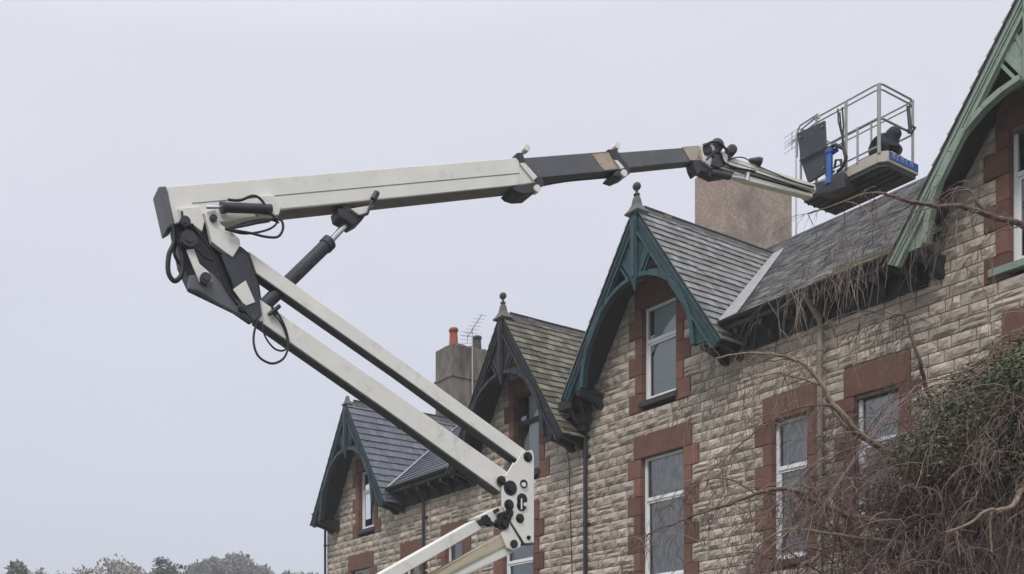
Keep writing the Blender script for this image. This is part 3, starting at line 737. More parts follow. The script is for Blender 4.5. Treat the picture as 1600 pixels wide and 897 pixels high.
# elbow plates
el = part('elbow_plate', 'steel_dark', [(272, 352), (292, 330), (318, 345), (344, 352), (352, 372), (378, 385), (390, 395), (404, 430), (412, 486), (398, 498), (372, 480), (300, 445), (284, 410)], -.10, .16, bevel=.02, label='black elbow casting joining the booms')
part('elbow_cheek', 'grey_paint', [(296, 430), (330, 425), (372, 470), (400, 500), (396, 503), (345, 476), (312, 455), (294, 451)], -.18, -.105, el)
part('elbow_cheek', 'dark_paint', [(345, 398), (384, 396), (402, 440), (410, 492), (398, 502), (380, 486), (362, 440)], -.20, -.105, el)
part('elbow_cheek', 'cream_paint', [(364, 452), (384, 438), (399, 472), (383, 478)], -.215, -.20, el, .004, 'cream patch on the dark link')
part('elbow_cheek', 'cream_paint', [(320, 332), (336, 326), (345, 350), (362, 362), (374, 372), (376, 382), (364, 402), (352, 394), (331, 378)], -.22, -.12, el, .01)
part('elbow_cheek', 'cream_paint', [(278, 325), (312, 322), (320, 345), (316, 362), (300, 350), (284, 340)], -.19, -.11, el, .01)
part('elbow_cheek', 'cream_paint', [(291, 390), (303, 388), (312, 412), (326, 424), (332, 438), (325, 446), (312, 440), (303, 420)], -.205, -.18, el, .008)
for (px, py, r_) in ((322, 434, .075), (296, 372, .11), (290, 345, .07), (380, 480, .05), (334, 340, .05)):
    q = MB(MM); q.lathe(mq(px, py, -.26), [(r_, 0), (r_, .1)], 16, (0, 1, 0)); q.lathe(mq(px, py, -.275), [(r_ * .45, 0), (r_ * .45, .03)], 12, (0, 1, 0))
    q.build('pivot_pin', 'steel_dark', el, bevel=.006)
# small levelling cylinder under the boom
cy = MB(MM); cy.tube([mq(348, 324, -.26), mq(424, 327, -.26)], .065, 12); cy.tube([mq(345, 324, -.26), mq(352, 324, -.26)], .08, 12)
c1 = cy.build('levelling_cylinder', 'dark_paint', lift)
q = MB(MM); q.tube([mq(322, 324, -.26), mq(350, 324, -.26)], .022, 8); q.build('rod', 'chrome', c1)
part('cylinder_bracket', 'cream_paint', [(402, 306), (428, 304), (440, 322), (436, 336), (415, 338), (400, 330)], -.23, -.15)
# lift cylinder
cy = MB(MM); cy.tube([mq(404, 486, -.02), mq(514, 379, -.02)], .095, 16); cy.tube([mq(508, 385, -.02), mq(515, 378, -.02)], .11, 16); cy.tube([mq(398, 492, -.02), mq(412, 478, -.02)], .12, 12)
c2 = cy.build('lift_cylinder', 'dark_paint', lift)
q = MB(MM); q.tube([mq(512, 381, -.02), mq(548, 343, -.02)], .045, 12); q.build('rod', 'chrome', c2)
bk = part('cylinder_anchor', 'steel_dark', [(523, 308), (531, 309), (560, 334), (572, 336), (565, 345), (552, 352), (543, 345), (530, 338), (527, 325), (536, 325)], -.13, .13)
part('anchor_plate', 'cream_paint', [(548, 326), (584, 320), (572, 336), (562, 336)], -.17, -.13, bk, .005)
q = MB(MM); q.tube([mq(562, 338, -.2), mq(574, 334, -.2), mq(580, 318, -.2), mq(588, 302, -.2)], .022, 6); q.tube([mq(583, 312, -.21), mq(589, 301, -.21)], .045, 8); q.build('guide_arm', 'steel_dark', bk)
# lower pair of arms between elbow and tower plate
ta = part('upper_link_arm', 'cream_paint', [(389, 392.6), (620, 557), (822, 704), (810, 719), (620, 582), (401, 427)], -.13, .03, bevel=.01, label='thin upper arm of the parallel pair')
b = MB(MM); ppx(b, [(401, 427.4), (620, 582.4), (810, 719.4), (808, 721), (620, 584), (400, 429)], -.134, .034); b.build('bottom_edge', 'steel_dark', ta)
tb = part('lower_link_arm', 'cream_paint', [(398, 462), (620, 615.5), (797, 740), (781, 768), (600, 638), (400, 498)], -.15, .02, bevel=.012, label='thick lower arm of the parallel pair')
b = MB(MM); ppx(b, [(400, 498.5), (600, 638.5), (781, 768.5), (781, 771), (600, 641), (400, 501)], -.155, .025); b.build('bottom_edge', 'steel_dark', tb)
b = MB(MM); ppx(b, [(430, 515), (620, 641 - 6), (775, 748), (775, 749), (620, 636), (430, 516)], -.152, -.14); 
# tower plate
tp = part('tower_plate', 'cream_paint', [(817, 706), (832, 703), (834.5, 712), (834.5, 848), (820, 849), (799, 816), (785.5, 792), (785, 757), (793, 744)], -.20, -.16, bevel=.006, label='upright cream tower plate pierced by round holes')
part('tower_plate', 'cream_paint', [(812, 712), (832, 703), (834, 848), (820, 849), (785.5, 792), (785, 757)], .14, .18, bevel=.006)
b = MB(MM); ppx(b, [(799, 816.5), (819.6, 849.6), (834.6, 848.8), (834.6, 850.6), (818, 851.5), (797.5, 817.5)], -.202, -.12); b.build('plate_edge', 'steel_dark', tp)
for (px, py, rx) in ((797.7, 762.6, .095), (784, 751, .06), (818.6, 756, .055), (816, 780, .075), (815, 790, .07), (795.5, 789, .07), (796, 801, .06), (812.6, 810, .06), (825, 714, .065), (787, 818, .08), (793, 808, .06), (826, 840, .028)):
    seg = 14; rx *= 1.2; c = mq(px, py, -.205); q = MB(MM)
    q.lathe(c, [(rx, 0), (rx, .03)], seg, (0, 1, 0)); q.lathe(c + Vector((rnd.uniform(-.01, .01), -.035, 0)), [(rx * .55, 0), (rx * .55, .03)], 8, (0, 1, 0))
    q.build('pin_hole', 'rubber', tp, bevel=.006)
q = MB(MM)
for px, py, rr in ((819, 757, .034), (821, 788, .03)): q.lathe(mq(px, py, -.245), [(rr, 0), (rr, .02)], 10, (0, 1, 0))
q.tube([mq(815, 779, -.25), mq(815, 796, -.25)], .012, 5); q.tube([mq(790, 745, -.18), mq(803, 724, -.18)], .02, 6)
q.build('pin_cap', 'cream_paint', tp)
part('tie_bracket', 'dark_paint', [(785, 744), (803, 716), (812, 712), (800, 738)], -.10, .08)
# tower arms that fold down to the turntable
def extend(p, q_, x_to):   # extend the pixel line p->q to another x
    t = (x_to - p[0]) / (q_[0] - p[0]); return (x_to, p[1] + (q_[1] - p[1]) * t)
a1t = extend((742, 812.6), (592.5, 897), 230); a1b = extend((754, 826), (631.5, 897), 262)
part('tower_arm', 'cream_paint', [(742, 812.6), (754, 826), (a1b), (a1t)], -.14, .14, label='upper of the two arms folding down to the turntable')
part('arm_bracket', 'cream_paint', [(744, 808), (776, 793), (786, 792), (788, 806), (776, 816), (756, 826)], -.10, .12)
q = MB(MM)
for px, py, rr in ((754, 815, .05), (762, 813, .06), (768, 818, .04), (760, 808, .04), (778, 797, .03), (783, 816, .07), (786, 806, .06)): q.lathe(mq(px, py, -.19), [(rr, 0), (rr, .12)], 9, (0, 1, 0))
q.build('link_pin', 'rubber', lift, bevel=.006)
u_t = extend((787.5, 833), (680, 897), 270); u_b = extend((761, 864), (703, 894.5), 285)
l_t = extend((761, 868), (703, 898.5), 290); l_b = extend((808.6, 859), (722.5, 897), 320)
a2 = part('tower_arm', 'cream_yellowed', [(787.5, 833), (797, 850), (761, 864), u_b, u_t], -.15, .10, label='weathered yellowish lower arm folding to the turntable')
part('arm_bar', 'cream_paint', [(761, 867), (797, 846), (808, 859), l_b, l_t], -.13, .12, a2)
part('arm_head', 'cream_paint', [(783, 834), (793, 820), (797, 817), (815, 848), (813, 856), (803, 861), (792, 856)], -.19, -.15, a2)
q = MB(MM); q.lathe(mq(804, 849.5, -.22), [(.06, 0), (.06, .05)], 12, (0, 1, 0)); q.build('pivot_pin', 'rubber', a2, bevel=.006)

# jib
part('jib_mount', 'dark_paint', [(1082, 250), (1096, 246), (1124, 262), (1150, 268), (1138, 274), (1118, 277), (1106, 271), (1096, 266), (1090, 273), (1085, 263)], -.11, .06)
part('jib_mount', 'cream_paint', [(1094, 226), (1112, 226), (1132, 238), (1140, 244), (1134, 258), (1112, 262), (1100, 252)], -.15, -.10)
part('jib_mount', 'steel_dark', [(1110, 236), (1122, 232), (1132, 250), (1134, 258), (1122, 262), (1112, 258), (1116, 246)], -.19, -.15)
jb = part('jib', 'cream_paint', [(1132, 242), (1274, 287.5), (1276, 298), (1130, 257)], -.09, .09, label='short cream jib carrying the basket')
b = MB(MM); ppx(b, [(1134, 249), (1272, 293), (1272, 294), (1134, 250)], -.095, -.08); b.build('seam', 'edge_seal', jb)
part('jib_link', 'cream_paint', [(1128, 260), (1172, 275), (1270, 303), (1270, 308), (1170, 283), (1128, 266)], -.06, .06)
part('jib_link', 'steel_dark', [(1128, 258), (1186, 272), (1262, 297), (1262, 301), (1180, 278), (1128, 262)], -.03, .05)
cy = MB(MM); cy.tube([mq(1110, 270, -.16), mq(1140, 276, -.16)], .055, 10); c3 = cy.build('jib_cylinder', 'dark_paint', lift)
q = MB(MM); q.tube([mq(1138, 275.5, -.16), mq(1170, 281, -.16)], .025, 8); q.tube([mq(1168, 270, -.16), mq(1167, 283, -.16)], .04, 8); q.build('rod', 'chrome', c3)
for i, (px, py, rr) in enumerate(((1099, 236, .10), (1117, 229, .11), (1140, 236, .085), (1186, 250, .075))):
    q = MB(MM); c = mq(px, py, -.10)
    if i == 3: q.lathe(c + Vector((-.16, .05, -.01)), [(.03, 0), (rr, .14), (rr, .2), (rr * .6, .21)], 14, (1, -.25, -.1))
    else: q.lathe(c + Vector((0, -.06, 0)), [(rr * .6, -.01), (rr, 0), (rr, .14), (rr * .6, .15)], 14, (.35, 1, 0))
    q.build('hose_roller', 'steel_dark', lift)
# hoses
def hose(pts, y, r=.018, m='rubber', parent=lift):
    P = [mq(a_, b_, y) for a_, b_ in pts]
    Q = []
    for i in range(len(P) - 1):
        p0, p1, p2, p3 = P[max(i - 1, 0)], P[i], P[i + 1], P[min(i + 2, len(P) - 1)]
        for k in range(6):
            t = k / 6; Q.append(.5 * ((2 * p1) + (p2 - p0) * t + (2 * p0 - 5 * p1 + 4 * p2 - p3) * t * t + (3 * p1 - p0 - 3 * p2 + p3) * t ** 3))
    Q.append(P[-1]); h = MB(MM); h.tube(Q, r, 6); return h.build('hose', m, parent)
hose([(270, 352), (272, 378), (264, 398), (263, 425), (272, 439), (282, 432), (285, 418), (284, 395)], -.15, .033)
hose([(276, 350), (277, 372), (272, 395), (282, 415)], -.05, .022)
hose([(356, 312), (375, 313), (395, 306), (408, 312), (420, 330), (432, 342)], -.30, .018)
hose([(352, 358), (385, 352), (415, 345), (430, 342), (440, 345), (442, 358), (434, 370), (415, 370), (390, 364), (354, 358)], -.30, .018)
hose([(352, 358), (380, 365), (412, 361), (430, 352), (434, 340)], -.28, .014)
hose([(356, 357), (390, 346), (420, 343), (436, 348)], -.26, .014)
hose([(403, 500), (397, 520), (397, 540), (405, 558), (424, 568), (441, 562), (449, 548), (450, 530), (444, 508), (432, 486)], -.22, .016)
hose([(409, 502), (414, 525), (428, 544), (442, 548), (449, 540), (446, 520), (436, 500), (424, 488)], -.2, .013)
hose([(1100, 228), (1112, 222), (1125, 224), (1136, 236), (1140, 250)], -.2, .02)
hose([(1104, 250), (1116, 238), (1126, 240), (1132, 254), (1150, 262), (1180, 268)], -.2, .016)
hose([(838, 292), (880, 284), (930, 279), (968, 276)], .02, .013)
hose([(1140, 262), (1180, 270), (1230, 287), (1268, 301)], -.1, .012)
hose([(1136, 250), (1160, 246), (1190, 262), (1240, 283), (1272, 292)], -.11, .010)
hose([(300, 350), (312, 368), (330, 392), (344, 420), (352, 448), (372, 476)], -.2, .014)
hose([(284, 330), (288, 352), (300, 378), (318, 400), (334, 408)], -.23, .016)
q = MB(MM); q.tube([mq(420, 492, -.2), mq(437, 478, -.2)], .03, 6); q.tube([mq(425, 480, -.2), mq(433, 492, -.2)], .02, 6); q.build('hose_clip', 'steel_dark', lift)

# basket (aligned with the house front)
BY = -3.5
bn = fp(1372, 131, 3.5); uR_, zT = bn.x + .03, bn.z
uL_ = fp(1247, 200, 3.5).x; yF = BY + .98; zF = fp(1372, 238, 3.5).z
fl = MB(FM)
ch = .10
pts = [(uL_ + .06, BY), (uR_ - ch + .08, BY), (uR_ + .08, BY + ch), (uR_ + .08, yF), (uL_ + .06, yF)]
fl.prism([(a_, b_, zF - .17) for a_, b_ in pts], (0, 0, .18))
bas = fl.build('basket_floor', 'tray_paint', lift, bevel=.012, label='beige basket floor tray')
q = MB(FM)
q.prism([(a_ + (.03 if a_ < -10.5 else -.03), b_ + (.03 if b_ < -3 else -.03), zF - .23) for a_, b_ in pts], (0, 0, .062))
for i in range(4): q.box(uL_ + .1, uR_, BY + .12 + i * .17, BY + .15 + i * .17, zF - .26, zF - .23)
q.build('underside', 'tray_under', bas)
q = MB(FM); q.box(uR_ + .082, uR_ + .087, BY + ch + .03, yF - .02, zF - .125, zF + .0); st = q.build('sticker', 'sticker_blue', bas)
yy = BY + ch + .10   # pale lettering on the sticker, too small to read in the photograph
for k in range(5):
    q = MB(FM); X0 = uR_ + .088
    L = [(0, .018, -.095, -.02), (.018, .055, -.04, -.02)] + ([(.018, .055, -.095, -.075)] if k % 2 else [(.055, .073, -.095, -.02)])
    for a_, b_, c_, d_ in L: q.box(X0, X0 + .003, yy + a_, yy + b_, zF + c_, zF + d_)
    q.build('sticker_letter', 'sticker_letter', bas); yy += .13
rl = MB(FM); rr = .016
def loop(z, r_=rr, ex=0.0, x0=uL_ + .30):
    c = .09
    rl.tube([(x0, BY - ex, z), (uR_ - c, BY - ex, z), (uR_ - .02, BY - ex + .02, z), (uR_ + ex, BY + c, z), (uR_ + ex, yF - c, z), (uR_ - .03, yF - .02, z), (uR_ - c, yF, z), (uL_, yF, z), (uL_, BY + .1, z), (x0, BY, z)], r_, 8)
loop(zT); loop(zT - .09, .014)
zm = zT - (zT - zF) * .50
rl.tube([(uR_ - .05, BY, zm), (uR_, BY + .1, zm), (uR_, yF - .05, zm - .0), (uR_ - .05, yF, zm), (uL_ + .5, yF, zm)], .018, 8)
rl.tube([(uR_ - .05, BY, zm + .0), (uL_ + .55, BY, zm)], .016, 8)
rl.tube([(uR_ - .02, BY, zF + .10), (uL_ + .55, BY, zF + .10)], .016, 8)
rl.tube([(uL_, BY + .05, zm), (uL_, yF, zm)], .016, 8)
for (u_, y_, r_) in ((uR_ - .02, BY + .01, .03), (fp(1322, 200, 3.5).x, BY, .024), (fp(1340, 200, 3.5).x, BY, .018), (uR_, yF - .03, .022), (uL_ + .35, BY, .022), (uL_, yF, .02), (uL_, BY + .08, .02), ((uL_ + uR_) / 2, yF, .018)):
    rl.tube([(u_, y_, zF - .02), (u_, y_, zT if r_ != .018 else (zm + .02 if y_ == BY else zT))], r_, 8)
rl.build('guard_rail', 'rail_paint', bas)
# gate loop at the left
q = MB(FM); x0 = uL_ + .0; x1 = uL_ + .42
q.tube([(x0, BY - .03, zF + .6), (x0, BY - .03, zT - .10), (x0 + .06, BY - .03, zT), (x1 - .02, BY - .03, zT + .03), (x1, BY - .03, zT - .06)], .017, 8)
q.build('gate_loop', 'rail_paint', bas)
# dark control cover
b0 = fp(1245, 208, 3.56); b1 = fp(1288, 188, 3.56); b2 = fp(1292, 268, 3.56); b3 = fp(1262, 286, 3.56); b4 = fp(1251, 252, 3.56)
q = MB(FM); q.prism([b0, b4, b3, b2, b1], (0, .05, 0)); cov = q.build('control_cover', 'dark_paint', bas, bevel=.01)
q = MB(FM); q.bar(fp(1251, 251, 3.6), fp(1290, 231, 3.6), .02, .03); q.build('cover_seam', 'rubber', cov)
for a_, b_ in ((1250, 214), (1284, 197), (1255, 247), (1286, 262)):
    q = MB(FM); q.lathe(fp(a_, b_, 3.6), [(.016, 0), (.016, .05)], 8, (0, 1, 0)); q.build('cover_clip', 'aerial_metal', cov)
# blue rotator and hoses
q = MB(FM); r0_, r1_ = fp(1296, 288, 3.6), fp(1296, 238, 3.6); q.tube([r0_, r1_], .052, 16); q.tube([r1_ - Vector((0, 0, .02)), r1_ + Vector((0, 0, .05))], .068, 16); q.tube([r0_, r0_ + Vector((0, 0, .07))], .068, 16); q.bar(r1_ + Vector((-.02, .06, 0)), r1_ + Vector((.12, .06, .02)), .04, .09); q.bar(r0_ + Vector((-.1, .03, .2)), r0_ + Vector((.08, .03, .2)), .03, .05); q.build('rotator', 'hydraulic_blue', lift, bevel=.02, label='bright blue basket rotator')
q = MB(FM)
for pts_, r_ in (([(1292, 233), (1305, 226), (1318, 232), (1322, 248), (1316, 262), (1308, 268)], .03), ([(1304, 262), (1306, 250), (1314, 250), (1315, 262), (1308, 270), (1310, 290)], .022), ([(1312, 176), (1314, 200), (1318, 222), (1320, 250)], .014), ([(1309, 170), (1310, 190), (1316, 214)], .012), ([(1316, 168), (1318, 196), (1316, 226), (1324, 246)], .014)):
    q.tube([fp(a_, b_, 3.6) for a_, b_ in pts_], r_, 6)
q.build('hose', 'rubber', lift)
q = MB(FM)
q.prism([fp(1268, 286, 3.64), fp(1276, 304, 3.64), fp(1300, 300, 3.64), fp(1320, 292, 3.64), fp(1316, 268, 3.64), fp(1304, 272, 3.64), fp(1290, 282, 3.64)], (0, .3, 0))
q.build('basket_mount', 'steel_dark', lift, bevel=.01)
q = MB(FM); q.tube([fp(1419, 166, 2.75), fp(1422, 200, 2.75), fp(1421, 208, 2.75)], .03, 6); q.tube([fp(1424, 196, 2.8), fp(1430, 200, 2.8), fp(1424, 208, 2.8), fp(1419, 202, 2.8)], .02, 6); q.build('latch', 'steel_dark', bas)

# turntable, chassis and wheels (below the frame)
base_a = mq(250, 1080).x
q = MB(MM); q.box(base_a - 1.6, base_a + 1.5, -.95, .95, 1.05, 1.9); q.box(base_a - 1.9, base_a - 1.2, -.8, .8, 1.1, 2.3); q.build('turntable', 'cream_paint', lift, bevel=.08)
q = MB(MM); q.box(base_a - 1.7, base_a + 1.7, -.8, .8, .55, .95); q.lathe((base_a, 0, .9), [(.55, 0), (.55, .2)], 24); q.build('chassis', 'dark_paint', lift, bevel=.04)
q = MB(MM); q.box(base_a - .2, base_a + .9, -.22, .22, 1.5, 2.75); q.build('arm_foot', 'cream_paint', lift, bevel=.04)
for sx_ in (-1, 1):
    for sy_ in (-1, 1):
        q = MB(MM); q.lathe((base_a + sx_ * 1.2, sy_ * .98 - .16, .47), [(.30, 0), (.45, .02), (.47, .08), (.47, .24), (.45, .30), (.30, .32)], 24, (0, 1, 0))
        wv = q.build('wheel', 'tyre', lift); q = MB(MM); q.lathe((base_a + sx_ * 1.2, sy_ * .98 - .175, .47), [(.26, 0), (.28, .02), (.28, .33), (.26, .35)], 18, (0, 1, 0)); q.build('rim', 'cream_paint', wv)

# ================================================================== PERSON in the basket
def skin_body(name, joints, edges, m, parent, frame, sub=2, rootv=0):
    me = bpy.data.meshes.new(name)
    X = ROOT[parent.name].inverted() @ frame
    me.from_pydata([tuple(X @ Vector(j[:3])) for j in joints], edges, [])
    me.materials.append(M[m])
    o = bpy.data.objects.new(name, me); COL.objects.link(o); o.parent = parent
    sk = o.modifiers.new('skin', 'SKIN'); sk.use_smooth_shade = True
    for i, j in enumerate(joints):
        r_ = j[3] if len(j) > 3 else .05
        me.skin_vertices[0].data[i].radius = (r_, j[4] if len(j) > 4 else r_)
        me.skin_vertices[0].data[i].use_root = (i == rootv)
    ss = o.modifiers.new('sub', 'SUBSURF'); ss.levels = sub; ss.render_levels = sub
    return o
pu = uR_ - .29; py_ = BY + .40
per = empty('person', FM @ Matrix.Translation((pu, py_, zF + .01)), 'person in dark hooded jacket crouching with bowed back inside the lift basket', 'person')
z = zF + .01
J = [(pu - .02, py_, z + .26, .15, .13),            # 0 pelvis
     (pu + .02, py_, z + .40, .16, .14), (pu + .12, py_ - .02, z + .50, .17, .15), (pu + .22, py_ - .03, z + .52, .12, .11), (pu + .29, py_ - .04, z + .50, .06, .06),   # spine, chest, neck
     (pu + .36, py_ - .05, z + .47, .10, .09), (pu + .42, py_ - .05, z + .42, .075, .07),   # head
     (pu + .02, py_ - .12, z + .24, .09, .09), (pu + .30, py_ - .16, z + .27, .075, .075), (pu + .12, py_ - .18, z + .08, .055, .055), (pu + .22, py_ - .19, z + .04, .04, .04),
     (pu + .02, py_ + .12, z + .24, .09, .09), (pu + .30, py_ + .14, z + .27, .075, .075), (pu + .12, py_ + .16, z + .08, .055, .055), (pu + .22, py_ + .17, z + .04, .04, .04),
     (pu + .18, py_ - .19, z + .46, .07, .07), (pu + .28, py_ - .22, z + .24, .05, .05), (pu + .26, py_ - .14, z + .06, .04, .04),
     (pu + .18, py_ + .15, z + .46, .07, .07), (pu + .30, py_ + .18, z + .24, .05, .05), (pu + .26, py_ + .10, z + .06, .04, .04)]
J = [(j[0], j[1], z + (j[2] - z) * .70, *j[3:]) for j in J]
Ed = [(0, 1), (1, 2), (2, 3), (3, 4), (4, 5), (5, 6), (0, 7), (7, 8), (8, 9), (9, 10), (0, 11), (11, 12), (12, 13), (13, 14), (2, 15), (15, 16), (16, 17), (2, 18), (18, 19), (19, 20)]
skin_body('body', J, Ed, 'jacket', per, FM)
# hood and hands
h = MB(FM)
h.lathe((pu + .30, py_ - .045, z + .36), [(.02, .13), (.07, .11), (.115, .05), (.125, -.02), (.12, -.09), (.14, -.15), (.16, -.19)][::-1], 14, (.35, 0, 1)); h.build('hood', 'jacket', per)
h = MB(FM)
for sy_, yb in ((-1, py_ - .12), (1, py_ + .08)):
    c0 = Vector((pu + .27, yb, z + .05)); h.lathe(c0 + Vector((.0, 0, -.01)), [(.02, -.03), (.038, 0), (.036, .05), (.02, .08)], 8, (1, 0, -.4))
    for k in range(4):
        f0 = c0 + Vector((.07, (k - 1.5) * .019, -.03)); h.tube([f0, f0 + Vector((.03, 0, -.02)), f0 + Vector((.04, 0, -.045))], [.009, .0085, .006], 6)
    f0 = c0 + Vector((.02, -sy_ * .035, -.01)); h.tube([f0, f0 + Vector((.03, -sy_ * .015, -.02)), f0 + Vector((.05, -sy_ * .01, -.035))], [.011, .009, .007], 6)
h.build('hands', 'skin', per)

# ================================================================== FAR TREES
def far_tree(label, group, x, y, h, rad, leafm, n, leaf, squash=.9, trunk=True, cat='tree', name='tree'):
    gz = hill_z(x, y); t = empty(name, Matrix.Translation((x, y, gz)), label, cat, group)
    tr = MB(); tr.tube([(x, y, gz - .3), (x + .1, y, gz + h * .35), (x, y + .1, gz + h * .6)], [h * .03, h * .022, h * .012], 7)
    rr = random.Random(int(x * 13 + y))
    cl = []
    for k in range(16):
        a = rr.uniform(0, 6.28); q = rr.uniform(.15, 1) ** .6; c = Vector((x + math.cos(a) * rad * q * .75, y + math.sin(a) * rad * q * .75, gz + h * (.5 + .34 * (1 - q ** 2) + rr.uniform(-.08, .1))))
        cl.append((c, rad * rr.uniform(.28, .45)))
        tr.tube([(x, y, gz + h * .3), ((x + c.x) / 2, (y + c.y) / 2, (gz + h * .35 + c.z) / 2 + .3), c], [h * .012, h * .008, h * .003], 4)
    tr.build('trunk', 'bark', t)
    c_ = MB()
    for k in range(n):
        c, r0 = rr.choice(cl); d = Vector((rr.gauss(0, 1), rr.gauss(0, 1), rr.gauss(0, 1))).normalized() * r0 * rr.uniform(.4, 1.08) ** .7
        p = c + Vector((d.x, d.y, d.z * squash)); s = leaf * rr.uniform(.5, 1.3)
        a = Vector((rr.gauss(0, 1), rr.gauss(0, 1), rr.gauss(0, 1))).normalized() * s; b_ = a.orthogonal().normalized() * s * rr.uniform(.25, .7)
        c_.add([p - a, p + b_, p + a, p - b_], [(0, 1, 2, 3)], rr.random())
    c_.build('crown', leafm, t)
    return t
def ft(px, py, t, rad, *a, **k):
    p = wq(px, py, t); gz = hill_z(p.x, p.y)
    return lambda label, group, m, n, leaf: far_tree(label, group, p.x, p.y, (p.z - gz) * (1.02 if t > 195 else 1.07), rad, m, n, leaf)
GT = 'trees on the skyline at lower left'
ft(14, 868, 120, 4.2)('dark ragged evergreen tree at the bottom left corner', GT, 'far_leaf', 2600, .35)
ft(58, 878, 150, 4.0)('thin bare grey tree beside the dark corner evergreen', GT, 'far_twig', 1300, .28)
ft(125, 878, 128, 4.4)('low pale bare tree, left of the tallest pale tree', GT, 'far_twig', 2200, .3)
ft(190, 862, 125, 5.4)('broad pale buff bare tree, tallest on the left skyline', GT, 'far_twig', 3600, .3)
ft(263, 872, 120, 3.3)('round dark green tree right of the broad pale tree', GT, 'far_leaf', 2600, .3)
ft(352, 863, 210, 9)('big hazy grey tree clump with rounded top, left half of the far clump', GT, 'far_wood', 5200, .6)
ft(392, 866, 212, 8)('big hazy grey tree clump with flat top, right half of the far clump', GT, 'far_wood', 4600, .6)
ft(318, 880, 205, 7)('low hazy tree at the left foot of the far clump', GT, 'far_wood', 3600, .6)
ft(440, 884, 150, 3.6)('small hazy bush tree between far clump and end house', GT, 'far_wood', 2200, .4)
ft(484, 889, 200, 6)('faint low tree touching the corner of the end house', GT, 'far_wood', 2600, .5)
ft(85, 888, 140, 4.5)('low pale scrubby tree between the corner trees and the pale group', GT, 'far_twig', 1800, .3)
ft(225, 885, 130, 4)('low pale bare tree in front of the round dark green tree', GT, 'far_twig', 1500, .3)

#TREES
# ================================================================== BIRCH AND IVY in front of the house
tr_ = random.Random(5)
def strand(mb, pts, r0, r1, tint, seg=3):
    n = len(pts); vs = []
    for i, p in enumerate(pts):
        d = pts[min(i + 1, n - 1)] - pts[max(i - 1, 0)]
        if d.length < 1e-6: d = Vector((0, 0, -1))
        a = d.orthogonal().normalized(); b_ = d.cross(a).normalized(); r = r0 + (r1 - r0) * i / (n - 1)
        for k in range(seg):
            q = 2 * math.pi * k / seg; vs.append(p + (a * math.cos(q) + b_ * math.sin(q)) * r)
    mb.add(vs, [(i * seg + k, i * seg + (k + 1) % seg, (i + 1) * seg + (k + 1) % seg, (i + 1) * seg + k) for i in range(n - 1) for k in range(seg)], tint, True)
def smooth(P, k=5):
    Q = []
    for i in range(len(P) - 1):
        p0, p1, p2, p3 = P[max(i - 1, 0)], P[i], P[i + 1], P[min(i + 2, len(P) - 1)]
        for j in range(k):
            t = j / k; Q.append(.5 * ((2 * p1) + (p2 - p0) * t + (2 * p0 - 5 * p1 + 4 * p2 - p3) * t * t + (3 * p1 - p0 - 3 * p2 + p3) * t ** 3))
    Q.append(P[-1]); return Q
def jitter(Q, a):
    return [p + Vector((tr_.uniform(-a, a), tr_.uniform(-a, a), tr_.uniform(-a, a))) if 0 < i < len(Q) - 1 else p for i, p in enumerate(Q)]
def droop(p, L, side, grav, n=6):
    """a hanging shoot: leaves sideways and turns downwards"""
    v = side.normalized(); P = [p.copy()]; st = L / n
    for i in range(n):
        v = (v + Vector((tr_.gauss(0, .16), tr_.gauss(0, .16), -grav + tr_.gauss(0, .1)))).normalized(); p = p + v * st; P.append(p.copy())
    return P
TB = wq(1700, 820, 11.0); trunk_top = wq(1690, 560, 11.0)
birch = empty('weeping_birch', Matrix.Translation((TB.x, TB.y, 0)), 'bare weeping birch with drooping brown twigs hanging in front of the right-hand house', 'tree')
t_ = MB(); t_.tube(smooth([Vector((TB.x, TB.y, -.2)), Vector((TB.x - .05, TB.y, 1.8)), wq(1705, 860, 11), wq(1690, 700, 11), wq(1670, 480, 10.9), wq(1650, 330, 10.6)], 5), [.22, .2, .19, .18, .17, .165, .16, .155, .15, .145, .14, .135, .13, .125, .12, .115, .11, .1, .095, .09, .08, .07, .06, .05, .045, .04], 10); t_.build('trunk', 'bark', birch)
